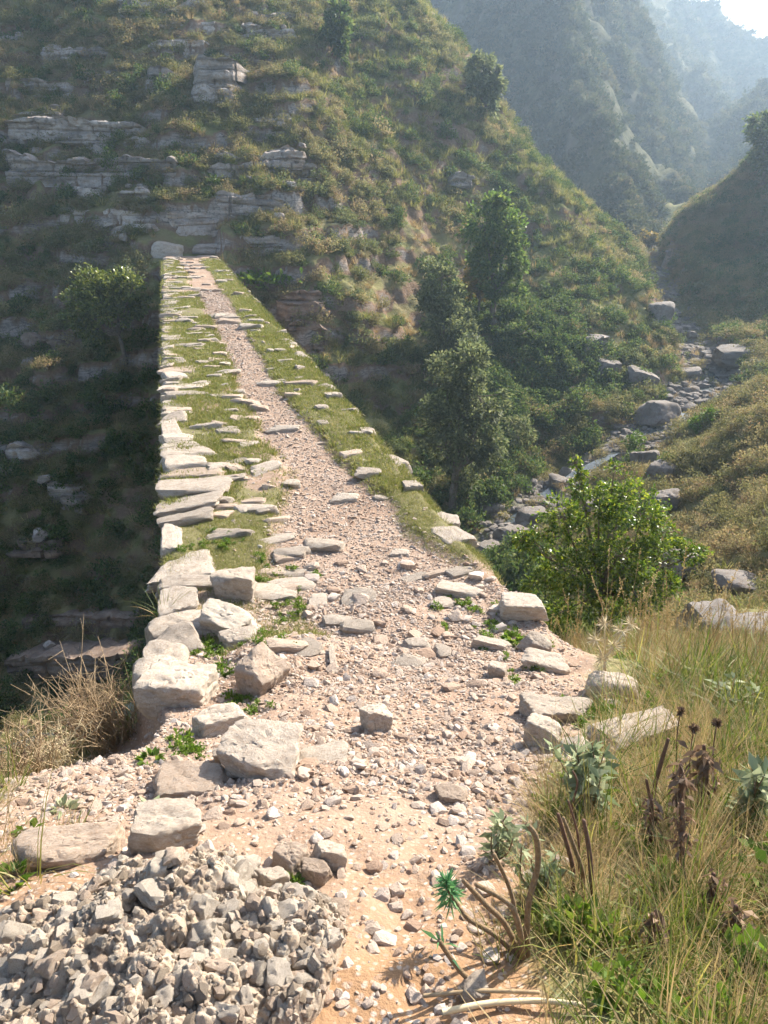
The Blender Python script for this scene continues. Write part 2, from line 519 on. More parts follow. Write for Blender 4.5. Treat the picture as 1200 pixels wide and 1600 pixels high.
peb = t.ramp(sp.outputs[0], [(0, (.25, .165, .115)), (.5, (.38, .285, .215)), (1, (.48, .40, .33))])
base = t.mix(t.math('MULTIPLY', t.rng(v1, .25, .45, 1, 0), t.rng(n2, .3, .5)), earth, peb)
g = t.attr('grass')
gm = t.rng(t.math('ADD', g, t.math('MULTIPLY', t.math('SUBTRACT', n2, .5), .9)), .35, .65)
gcol = t.ramp(n3, [(.3, (.10, .105, .035)), (.6, (.17, .165, .06)), (.8, (.28, .23, .12))])
base = t.mix(t.math('MULTIPLY', gm, .8), base, gcol)
h = t.math('ADD', t.math('MULTIPLY', v1, -.25), t.math('ADD', t.math('MULTIPLY', n3, .8), t.math('MULTIPLY', n2, .6)))
nt.links.new(t.bsdf(base, .95, t.bump(h, .7, .012), .15), out.inputs[0]); M['earth'] = m

# hillside: turf, dry grass, soil and rock where it is steep
m, nt, out = new_mat('hillside_turf'); t = NT(nt)
p = t.pos(); n1 = t.noise(p, .16, 5, .6); n2 = t.noise(p, 1.1, 6, .65); n3 = t.noise(p, 7, 5, .7); up = t.up()
turf = t.ramp(n2, [(.28, (.10, .115, .035)), (.45, (.175, .18, .06)), (.6, (.26, .23, .10)), (.75, (.33, .27, .14))])
turf = t.mix(t.rng(n3, .3, .75, 0, .5), turf, (.06, .06, .025))
turf = t.mix(t.rng(n1, .45, .65, 0, .55), turf, (.19, .15, .08))
soil = t.ramp(n3, [(.3, (.13, .085, .055)), (.7, (.25, .165, .105))])
st = t.n('ShaderNodeMapping'); st.inputs['Scale'].default_value = (.35, .35, 2.6); t.set(st.inputs['Vector'], p)
ns = t.noise(st.outputs[0], 1.6, 6, .65)
rock = t.ramp(ns, [(.3, (.12, .10, .085)), (.45, (.28, .24, .205)), (.6, (.36, .31, .27)), (.75, (.30, .20, .13))])
n4 = t.noise(p, 22, 4, .7)
vk = t.voro(st.outputs[0], 2.2, 'DISTANCE_TO_EDGE')
rock = t.mix(t.rng(n3, .52, .62, 0, .7), rock, (.07, .06, .05))
rock = t.mix(t.rng(vk, .0, .05, .8, 0), rock, (.05, .042, .035))
rock = t.mix(t.rng(n4, .5, .7, 0, .5), rock, (.42, .37, .33))
sl = t.math('ADD', up, t.math('MULTIPLY', t.math('SUBTRACT', n2, .5), .45))
c = t.mix(t.rng(sl, .56, .70), soil, turf)
c = t.mix(t.rng(sl, .34, .48), rock, c)
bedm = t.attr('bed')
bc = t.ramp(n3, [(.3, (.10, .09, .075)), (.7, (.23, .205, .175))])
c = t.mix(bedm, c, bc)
h = t.math('ADD', t.math('MULTIPLY', n3, .5), t.math('ADD', t.math('MULTIPLY', ns, .8), t.math('MULTIPLY', n4, .25)))
nt.links.new(t.bsdf(c, .95, t.bump(h, .8, .12), .12), out.inputs[0]); M['hill'] = m

# far hills
m, nt, out = new_mat('far_hill_scrub'); t = NT(nt)
p = t.pos(); n1 = t.noise(p, .035, 5, .6); n2 = t.noise(p, .3, 6, .7); n3 = t.noise(p, 1.6, 4, .7); up = t.up()
c = t.ramp(n2, [(.3, (.04, .05, .024)), (.5, (.085, .088, .042)), (.68, (.16, .145, .075))])
c = t.mix(t.rng(n3, .5, .7, 0, .6), c, (.045, .055, .025))
c = t.mix(t.rng(up, .45, .3), c, (.2, .165, .13))
nt.links.new(t.bsdf(c, .95, t.bump(t.math('ADD', n2, n3), .8, .8), .1), out.inputs[0]); M['farhill'] = m

# masonry of the bridge sides
m, nt, out = new_mat('bridge_masonry'); t = NT(nt)
p = t.pos(); mp = t.n('ShaderNodeMapping'); mp.inputs['Scale'].default_value = (1, 1, 2.2); t.set(mp.inputs['Vector'], p)
v = t.voro(mp.outputs[0], 3.2, 'DISTANCE_TO_EDGE'); vcol = t.voro(mp.outputs[0], 3.2, 'F1', 'Color')
s2 = t.n('ShaderNodeSeparateColor'); t.set(s2.inputs[0], vcol)
c = t.ramp(s2.outputs[0], [(0, (.25, .21, .18)), (1, (.42, .37, .32))])
c = t.mix(t.rng(v, .02, .08, 1, 0), c, (.13, .10, .08))
n = t.noise(p, 8, 5, .65); c = t.mix(t.rng(n, .5, .7, 0, .6), c, (.14, .12, .09))
nt.links.new(t.bsdf(c, .95, t.bump(t.math('ADD', t.rng(v, 0, .1), t.math('MULTIPLY', n, .4)), .9, .08), .15), out.inputs[0]); M['masonry'] = m

# water
m, nt, out = new_mat('stream_water'); t = NT(nt)
p = t.pos(); n = t.noise(p, 3.5, 4, .6)
nt.links.new(t.bsdf((.055, .065, .06), .08, t.bump(n, .35, .05), .5), out.inputs[0]); M['water'] = m

M['bark'] = mat_plain('grey_brown_bark', (.10, .08, .06), (.22, .18, .14), 14, .95, .6)
M['twig'] = mat_plain('dry_twig', (.26, .18, .10), (.42, .31, .19), 30, .9, .2)
M['drystem'] = mat_plain('dead_brown_stem', (.10, .055, .035), (.22, .13, .09), 25, .95, .5)
M['spurge_stem'] = mat_plain('scarred_spurge_stem', (.17, .11, .065), (.30, .215, .125), 120, .9, 1.0)
M['straw'] = mat_plain('bleached_straw', (.50, .40, .24), (.66, .55, .36), 30, .8, .2)

M['leaf_bush'] = mat_leaf('glossy_bush_leaf', [(0, (0.047, 0.092, 0.016)), (.35, (0.095, 0.155, 0.027)), (.7, (0.230, 0.290, 0.051)), (.92, (0.486, 0.459, 0.081)), (1, (0.567, 0.270, 0.068))], .42, .38, .4, .8)
M['leaf_olive'] = mat_leaf('olive_green_leaf', [(0, (.05, .075, .018)), (.5, (.115, .145, .036)), (1, (.28, .29, .09))], .42, .35, .45, .8)
M['leaf_fig'] = mat_leaf('broad_tree_leaf', [(0, (0.061, 0.103, 0.028)), (.5, (0.129, 0.190, 0.052)), (1, (0.293, 0.310, 0.095))], .46, .55, .2, .8)
M['leaf_grey'] = mat_leaf('grey_green_leaf', [(0, (0.080, 0.099, 0.048)), (.5, (0.152, 0.176, 0.083)), (1, (0.304, 0.304, 0.144))], .46, .6, .15, .8)
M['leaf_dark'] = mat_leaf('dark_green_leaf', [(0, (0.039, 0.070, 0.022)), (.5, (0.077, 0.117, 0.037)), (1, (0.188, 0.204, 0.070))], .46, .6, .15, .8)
M['leaf_yellow'] = mat_leaf('yellowing_leaf', [(0, (0.120, 0.120, 0.036)), (.5, (0.264, 0.204, 0.060)), (1, (0.432, 0.300, 0.096))], .35, .5, .3, .8)
M['scrub'] = mat_leaf('scrub_leaf', [(0, (0.072, 0.098, 0.039)), (.35, (0.143, 0.163, 0.068)), (.6, (0.221, 0.208, 0.094)), (.85, (0.312, 0.254, 0.137)), (1, (0.299, 0.195, 0.130))], .42, .7, .15, .3)
M['scrub_brown'] = mat_leaf('brown_heath_leaf', [(0, (0.094, 0.106, 0.044)), (.4, (0.181, 0.175, 0.077)), (.75, (0.288, 0.237, 0.125)), (1, (0.275, 0.169, 0.106))], .42, .8, .12, .35)
M['turfgrass'] = mat_leaf('green_grass_blade', [(0, (0.106, 0.131, 0.037)), (.4, (0.194, 0.206, 0.062)), (.75, (0.325, 0.300, 0.112)), (1, (0.500, 0.413, 0.200))], .42, .6, .2, .55)
M['shortgrass'] = mat_leaf('short_green_turf', [(0, (0.114, 0.144, 0.034)), (.4, (0.186, 0.204, 0.054)), (.7, (0.288, 0.264, 0.096)), (1, (0.456, 0.372, 0.192))], .36, .6, .15, .55)
M['longgrass'] = mat_leaf('long_grass_blade', [(0, (.05, .085, .016)), (.35, (.10, .145, .028)), (.62, (.19, .21, .045)), (.85, (.38, .32, .11)), (1, (.36, .18, .05))], .40, .5, .3, .6)
M['drygrass'] = mat_leaf('dry_grass_blade', [(0, (.22, .16, .075)), (.5, (.38, .28, .14)), (1, (.52, .41, .23))], .35, .7, .2, .55)
M['weed'] = mat_leaf('fresh_weed_leaf', [(0, (.07, .13, .02)), (.5, (.12, .19, .032)), (1, (.22, .27, .06))], .4, .5, .3, .8)
M['sage'] = mat_leaf('felted_sage_leaf', [(0, (.17, .21, .11)), (.5, (.27, .31, .18)), (1, (.44, .44, .28))], .3, .8, .15, .8)
M['spurge'] = mat_leaf('blue_green_spurge_leaf', [(0, (0.068, 0.165, 0.083)), (.5, (0.120, 0.270, 0.120)), (1, (0.225, 0.405, 0.150))], .3, .6, .25, .8)
M['deadhead'] = mat_leaf('withered_brown_leaf', [(0, (.10, .065, .045)), (.5, (.19, .125, .085)), (1, (.33, .24, .165))], .2, .9, .1, .8)

M['far_scrub'] = mat_leaf('far_scrub_leaf', [(0, (.032, .045, .022)), (.4, (.06, .072, .034)), (.75, (.10, .10, .05)), (1, (.14, .115, .065))], .35, .8, .08, .3)

# ================================================================== THE SETTING
# hillsides, gorge and banks: one sheet
xs = axis([(-80, 2.0), (-45, .6), (-26, .24), (-14, .17), (22, .24), (32, .5), (46, 1.5), (80, None)])
ys = axis([(-8, .6), (0, .16), (8, .14), (20, .15), (48, .2), (62, .34), (80, .7), (104, None)])
X, Y = np.meshgrid(xs, ys)
Z = terrain(X, Y)
# leave room for the finer foreground sheet
NX0, NX1, NY0, NY1 = -3.2, 3.6, .3, 6.4
inn = sstep(NX0, NX0 + .5, X) * sstep(NX1, NX1 - .5, X) * sstep(NY0, NY0 + .4, Y) * sstep(NY1, NY1 - .5, Y)
Z = Z - .3 * inn.ravel()
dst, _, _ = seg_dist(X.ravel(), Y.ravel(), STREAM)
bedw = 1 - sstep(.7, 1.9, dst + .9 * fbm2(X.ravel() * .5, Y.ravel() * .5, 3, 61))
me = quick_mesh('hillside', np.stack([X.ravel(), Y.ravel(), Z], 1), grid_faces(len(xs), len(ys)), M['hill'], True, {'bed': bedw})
link('hillside', me, kind='structure', label='steep grassy gorge sides with level limestone beds around the bridge', cat='hillside')

# foreground earth, finely modelled
fx = axis([(NX0, .035), (-1.7, .02), (1.7, .035), (NX1, None)]); fy = axis([(NY0, .03), (1.0, .018), (4.6, .035), (NY1, None)])
X, Y = np.meshgrid(fx, fy)
Z = terrain(X, Y)
xr = X.ravel(); yr = Y.ravel()
right = np.interp(yr, [0, 1.2, 1.7, 2.2, 2.8, 3.4, 4, 6], [.12, .2, .38, .62, .85, 1.0, 1.2, 1.2])
lft = np.interp(yr, [0, 1.3, 1.9, 2.6, 3.2, 4], [-.6, -.9, -1.15, -1.2, -1.25, -1.4])
gr = sstep(-.05, .25, xr - right + .12 * fbm2(xr * 3, yr * 3, 3, 71)) * .8 + sstep(.05, .4, lft - xr + .15 * fbm2(xr * 3, yr * 3, 3, 72)) * .7
me = quick_mesh('path', np.stack([xr, yr, Z], 1), grid_faces(len(fx), len(fy)), M['earth'], True, {'grass': np.clip(gr, 0, 1)})
link('path', me, kind='structure', label='stony earth path leading down onto the bridge', cat='path')

# far hills: ridges running away from the valley
RID = {
    'a': ([(985, 385, 85), (980, 350, 90), (960, 260, 100), (940, 200, 108), (900, 115, 118), (882, 40, 128), (862, -60, 140), (840, -180, 160), (830, -260, 175)], 1.7, 1.2),
    'b': ([(1062, 340, 112), (1050, 300, 120), (1027, 235, 135), (1020, 180, 143), (985, 140, 150), (950, 110, 156), (915, 65, 166), (890, 0, 178), (875, -90, 195), (860, -200, 215)], 1.7, 1.2),
    'c': ([(1190, 290, 170), (1172, 205, 195), (1130, 160, 212), (1065, 95, 232), (1020, 40, 250), (985, -30, 272), (950, -140, 300)], 1.6, .8),
    'd': ([(1420, 182, 250), (1300, 117, 268), (1200, 63, 285), (1140, 34, 297), (1078, 2, 308), (1000, -50, 320), (900, -120, 335)], .8, .5),
    'f': ([(480, -60, 190), (560, -40, 200), (640, -30, 205), (720, -30, 205), (800, -40, 200)], 2.2, 2.2),
    'e': ([(1500, 250, 110), (1400, 180, 130), (1330, 100, 160), (1350, 60, 200)], .55, .6)}
RID = {k: (np.array([at(*q) for q in v[0]]), v[1], v[2]) for k, v in RID.items()}

def farhill(x, y):
    x = np.asarray(x, float).ravel(); y = np.asarray(y, float).ravel()
    wx = x + 5 * fbm2(x * .03, y * .03, 3, 81); wy = y + 5 * fbm2(x * .03, y * .03, 3, 82)
    z = np.full(x.shape, -6.0) + .035 * np.maximum(0, y - 100)
    for k, (P, sl, sr) in RID.items():
        d, rz, sd = seg_dist(wx * .35 + x * .65, wy * .35 + y * .65, P)
        q = rz - np.where(sd > 0, sl, sr) * d
        z = np.maximum(z, q)
    g = 1 - np.abs(fbm2(x * .045, y * .045, 4, 83))
    z = z - 4.2 * g ** 2 * sstep(-6, 10, z) + 1.6
    z = z + 2.2 * fbm2(x * .1, y * .1, 4, 84) + .5 * fbm2(x * .6, y * .6, 3, 85)
    return np.where(z > 84, 84 + (z - 84) * .12, z)
hx = axis([(-30, 2.0), (0, .8), (70, 1.3), (150, 3), (330, None)]); hy = axis([(80, .7), (130, 1.1), (200, 2.0), (300, 4), (470, None)])
X, Y = np.meshgrid(hx, hy)
Z = farhill(X, Y) - 12 * sstep(96, 82, Y.ravel()) * sstep(26, 12, X.ravel())
me = quick_mesh('mountain', np.stack([X.ravel(), Y.ravel(), Z], 1), grid_faces(len(hx), len(hy)), M['farhill'])
link('mountain', me, kind='structure', label='scrub covered mountain spurs receding up the valley', cat='mountain')

# wide base of land under everything, out to the horizon
bx = np.array([-1500, -300, -80, 80, 330, 1500.0]); by = np.array([-1500, -200, -8, 100, 470, 1800.0])
X, Y = np.meshgrid(bx, by)
me = quick_mesh('ground', np.stack([X.ravel(), Y.ravel(), np.full(X.size, -19.0)], 1), grid_faces(6, 6), M['farhill'])
link('ground', me, kind='structure', label='low land beyond the gorge', cat='ground')

# haze in the valley
def box_mesh(name, a, b):
    v = [(x, y, z) for z in (a[2], b[2]) for y in (a[1], b[1]) for x in (a[0], b[0])]
    me = bpy.data.meshes.new(name)
    me.from_pydata(v, [], [(0, 2, 3, 1), (4, 5, 7, 6), (0, 1, 5, 4), (2, 6, 7, 3), (0, 4, 6, 2), (1, 3, 7, 5)])
    return me
hz = link('haze', box_mesh('haze', (-1600, -1600, -20.5), (1600, 1900, 97)), kind='stuff', label='pale sunlit haze filling the valley', cat='haze')
m, nt, out = new_mat('valley_haze'); t = NT(nt)
pv = t.n('ShaderNodeVolumePrincipled')
pv.inputs['Color'].default_value = (.60, .79, 1.0, 1)
pv.inputs['Density'].default_value = HAZE = 0.0009
pv.inputs['Anisotropy'].default_value = .45
nt.links.new(pv.outputs[0], out.inputs['Volume'])
hz.data.materials.append(m)

# stream water lying in the bed
P = STREAM
seg = np.linspace(3.6, len(P) - 1, 260)
cx = np.interp(seg, range(len(P)), P[:, 0]); cyy = np.interp(seg, range(len(P)), P[:, 1]); cz = np.interp(seg, range(len(P)), P[:, 2])
tx = np.gradient(cx); ty = np.gradient(cyy); L = np.hypot(tx, ty); nx_, ny_ = -ty / L, tx / L
cols = []
for k in np.linspace(-1, 1, 7):
    w = .36 + .2 * np.sin(seg * 3.1)
    cols.append(np.stack([cx + nx_ * w * k, cyy + ny_ * w * k, cz - .30 + .02 * np.sin(seg * 9 + k)], 1))
V = np.stack(cols, 1).reshape(-1, 3)
link('stream', quick_mesh('stream', V, grid_faces(7, 260), M['water']), kind='structure', label='thin dark stream between boulders at the bottom of the gorge', cat='stream')

# ================================================================== THE BRIDGE
bridge = link('stone_bridge', None, label='old narrow stone bridge with a worn gravel track and grassy edges', cat='bridge', loc=(0, 0, 0))
ss = axis([(-.45, .025), (5, .035), (10, .06), (18, .10), (S_END, None)]); cc = np.linspace(0, BW, 96)
S, C = np.meshgrid(ss, cc, indexing='ij')
# ragged edges
wob = .045 * fbm2(ss * 2.3, ss * 0, 4, 91); wob2 = .045 * fbm2(ss * 2.3, ss * 0 + 5, 4, 92)
C2 = C + wob[:, None] * (1 - C / BW) ** 4 + wob2[:, None] * (C / BW) ** 4
bxx, byy = bridge_xy(S, C2)
bz = deck_z(bxx.ravel(), byy.ravel())
tr = deck_track(S.ravel(), C.ravel())
gmask = (1 - tr) * np.where(C.ravel() > 1.5, .85, 0.35 + .65 * sstep(-.35, .1, fbm2(S.ravel() * .7, C.ravel() * 1.1, 3, 93)))
gmask *= sstep(-.1, .9, S.ravel()) * (1 - .7 * sstep(25, 29, S.ravel()))
me = quick_mesh('deck', np.stack([bxx.ravel(), byy.ravel(), bz], 1), grid_faces(len(cc), len(ss)), M['earth'], True, {'grass': gmask})
link('deck', me, bridge)

# side walls with a wide arch, and the soffit between them
sw = np.linspace(-.4, S_END, 150)
arch = np.where(np.abs(sw - 16) < 9.5, -1.15 - (1 - np.sqrt(np.clip(1 - ((sw - 16) / 9.5) ** 2, 0, 1))) * 9.2, -20)
arch = np.maximum(arch, -14)
for nm, cpos in (('side_wall', .03), ('side_wall', BW - .03)):
    rows = []
    for k in np.linspace(0, 1, 24):
        x, y = bridge_xy(sw, cpos + (.05 * fbm2(sw * 2, sw * 0 + k * 9, 3, 95)))
        top = zpath(y) - .10
        rows.append(np.stack([x, y, top + (arch - top) * k], 1))
    link(nm, quick_mesh(nm, np.stack(rows, 0).reshape(-1, 3), grid_faces(len(sw), 24), M['masonry']), bridge)
rows = []
for cpos in np.linspace(.06, BW - .06, 4):
    x, y = bridge_xy(sw, cpos); rows.append(np.stack([x, y, arch - .02], 1))
link('arch_soffit', quick_mesh('arch_soffit', np.stack(rows, 0).reshape(-1, 3), grid_faces(len(sw), 4), M['masonry']), bridge)

# ------------------------------------------------------------------ stones
_ico = {}
def ico(sub):
    if sub not in _ico:
        bm = bmesh.new(); bmesh.ops.create_icosphere(bm, subdivisions=sub, radius=1)
        _ico[sub] = (np.array([v.co[:] for v in bm.verts]), np.array([[v.index for v in f.verts] for f in bm.faces])); bm.free()
    return _ico[sub]

def rock_mesh(name, seed, mat, sub=3, box=.6, planes=14, rough=.05, p=22, dims=(1, 1, 1), pit=0.0, bottom=None):
    """an angular stone: the space between random planes, edges a little worn, surface broken by noise; half-size about 1"""
    r = np.random.default_rng(seed)
    D, F = ico(sub)
    nrm = r.normal(size=(planes, 3)); nrm /= np.linalg.norm(nrm, axis=1)[:, None]
    dd = r.uniform(.72, 1.02, planes)
    if box > 0:
        bn = np.concatenate([np.eye(3), -np.eye(3)]) + r.normal(size=(6, 3)) * .16
        bn /= np.linalg.norm(bn, axis=1)[:, None]
        nrm = np.concatenate([nrm, bn]); dd = np.concatenate([dd + box * .55, np.full(6, .78) + r.uniform(-.06, .06, 6)])
    k = np.clip(D @ nrm.T, 0, None) / dd[None, :]
    rad = (k ** p).sum(1) ** (-1.0 / p)
    rad = np.minimum(rad, 1.5)
    V = D * rad[:, None]
    n1 = fbm3(V * 1.6 + seed, 3, seed); n2 = fbm3(V * 6 + seed, 3, seed + 9)
    disp = rough * n1 + rough * .5 * n2 - rough * .9 * np.clip(np.abs(fbm3(V * 2.3 + 5 * seed, 2, seed + 3)) * -6 + .7, 0, 1)
    if pit: disp -= pit * np.clip(fbm3(V * 3.7 + 3 * seed, 3, seed + 5), 0, 1)
    V = V + D * disp[:, None]
    if bottom is not None: V[:, 2] = np.maximum(V[:, 2], bottom)
    V = V * np.array(dims)
    me = quick_mesh(name, V, F, mat, True)
    me.set_sharp_from_angle(angle=R(32))
    return me

def place(o, u, v, dims, rz=0, tilt=(0, 0), sink=.3, dz=0):
    """set a stone of full size dims (w, d, h) metres on the ground at a pixel's sight line"""
    h = hit(u, v)
    o.location = (h[0], h[1], h[2] + dims[2] * (.5 - sink) + dz)
    o.rotation_euler = (R(tilt[0]), R(tilt[1]), R(rz))
    o.scale = (dims[0] / 1.72, dims[1] / 1.72, dims[2] / 1.72)
    return o

# kerb and paving stones of the deck
KV = [rock_mesh('kerb_stone', 100 + i, M['redstone' if i % 5 == 0 else 'kerb'], 4, .55, 12, .085, 24) for i in range(14)]
PV = [rock_mesh('paving_stone', 130 + i, M['kerb'] if i % 3 else M['redstone'], 3, .35, 12, .08, 26) for i in range(12)]
def deck_stone(name, s, c, w, d, h, rz, sink=.45, tilt=(0, 0), var=None, pool=KV):
    x, y = bridge_xy(s, c); z = float(ground(x, y)[0])
    base = math.atan2(BD[1], BD[0]) - math.pi / 2
    me = pool[var if var is not None else random.randrange(len(pool))]
    return link(name, me, bridge, loc=(x, y, z + h * (.5 - sink)), rot=(R(tilt[0]), R(tilt[1]), base + R(rz)), scale=(w / 1.72, d / 1.72, h / 1.72))

# left edge row: a ragged line of flat slabs flush with the wall
s = -.15
while s < 34:
    d = random.choice([.14, .2, .28, .36, .46, .56]) * random.uniform(.85, 1.15); w = random.choice([.22, .32, .45, .6]) * random.uniform(.85, 1.2)
    big = s < 8
    if random.random() < (.94 if s < 20 else .75):
        deck_stone('kerb_stone', s + d / 2, w / 2 - .03 + random.uniform(-.015, .015), w, d, random.uniform(.10, .20), random.uniform(-7, 7), random.uniform(.78, .95) if not big else random.uniform(.62, .86), (random.uniform(-7, 4), random.uniform(-5, 5)))
    s += d * random.uniform(.82, 1.02)
for (q, cq, w_, d_, h_) in ((-.25, .10, .34, .3, .3), (-.5, .04, .3, .34, .34), (-.05, .06, .3, .3, .34), (-.72, .0, .3, .3, .36)):
    deck_stone('kerb_stone', q, cq, w_, d_, h_, random.uniform(-10, 10), .78)
# right edge row: smaller and more broken
s = .5
while s < 30:
    d = random.uniform(.22, .55); w = random.uniform(.16, .32)
    if random.random() < (.7 if s < 5 else .5):
        deck_stone('kerb_stone', s + d / 2, BW - w / 2 + .06 + random.uniform(-.04, .03), w, d, random.uniform(.12, .22), random.uniform(-24, 24), random.uniform(.68, .88) if s < 4 else random.uniform(.8, .98), (random.uniform(-8, 6), random.uniform(-3, 10)))
    s += d * random.uniform(.95, 1.35)
# flat stones showing through turf on the left third, thinner on the right
for k in range(100):
    s = .4 + 13 * random.random() ** 1.4
    c = random.uniform(.45, 1.05) if random.random() < .74 else random.uniform(1.75, 2.3)
    w = random.uniform(.14, .42); d = random.uniform(.10, .26)
    if c > 1.2: w *= .7; d *= .7
    deck_stone('paving_stone', s, c, w, d, random.uniform(.07, .14), random.uniform(-28, 28), random.uniform(.58, .82), (random.uniform(-10, 6), random.uniform(-8, 8)), pool=PV)
# broken steps of paving across the far half
for s0, n in ((12.5, 3), (13.6, 7), (14.6, 7), (18.5, 4), (20.5, 6), (22.5, 4), (24.5, 6), (26.5, 5), (28.5, 6), (30.3, 6), (32, 7), (33.6, 7)):
    for k in range(n):
        c = random.uniform(.15, 2.3)
        deck_stone('paving_stone', s0 + random.uniform(-.45, .45), c, random.uniform(.25, .6), random.uniform(.15, .35), random.uniform(.08, .17), random.uniform(-20, 20), .5, (random.uniform(-8, 4), 0), pool=PV)
# stones bedded in the track
for (u, v, w, d, h, rz) in [(505, 855, .36, .22, .12, -8), (562, 935, .24, .22, .09, 10), (560, 985, .22, .13, .11, -5), (528, 975, .22, .10, .10, 8), (650, 1010, .16, .12, .08, 15),
                            (690, 1022, .12, .11, .09, 30), (497, 940, .14, .22, .05, 5), (640, 1038, .17, .14, .07, -20), (480, 1015, .18, .16, .07, 20), (500, 1190, .22, .17, .05, 10),
                            (690, 945, .2, .12, .08, 0), (383, 632, .45, .25, .16, -5), (405, 640, .3, .2, .14, 8), (445, 672, .4, .2, .1, 0), (575, 740, .3, .2, .1, 15), (540, 780, .26, .2, .09, 0),
                            (470, 600, .5, .2, .1, 5), (430, 602, .5, .2, .13, 0), (625, 865, .16, .12, .06, 0), (455, 758, .2, .16, .1, 0), (360, 505, .6, .3, .2, 4), (390, 512, .5, .3, .16, 0)]:
    o = link('paving_stone', PV[random.randrange(12)], bridge); place(o, u, v, (w, d, h), rz, (random.uniform(-6, 3), random.uniform(-5, 5)), .5)

# ================================================================== LOOSE ROCKS
BV = [rock_mesh('boulder', 300 + i, M['boulder'], 3, .25, 13, .09, 16) for i in range(12)]
def loose(name, label, cat, u, v, dims, rz=0, tilt=(0, 0), sink=.3, mat='limestone', seed=0, sub=5, box=.6, rough=.05, p=24, group=None, pit=0, dz=0, planes=14):
    me = rock_mesh(name, seed, M[mat], sub, box, planes, rough, p, pit=pit)
    o = link(name, me, label=label, cat=cat, group=group)
    return place(o, u, v, dims, rz, tilt, sink, dz)

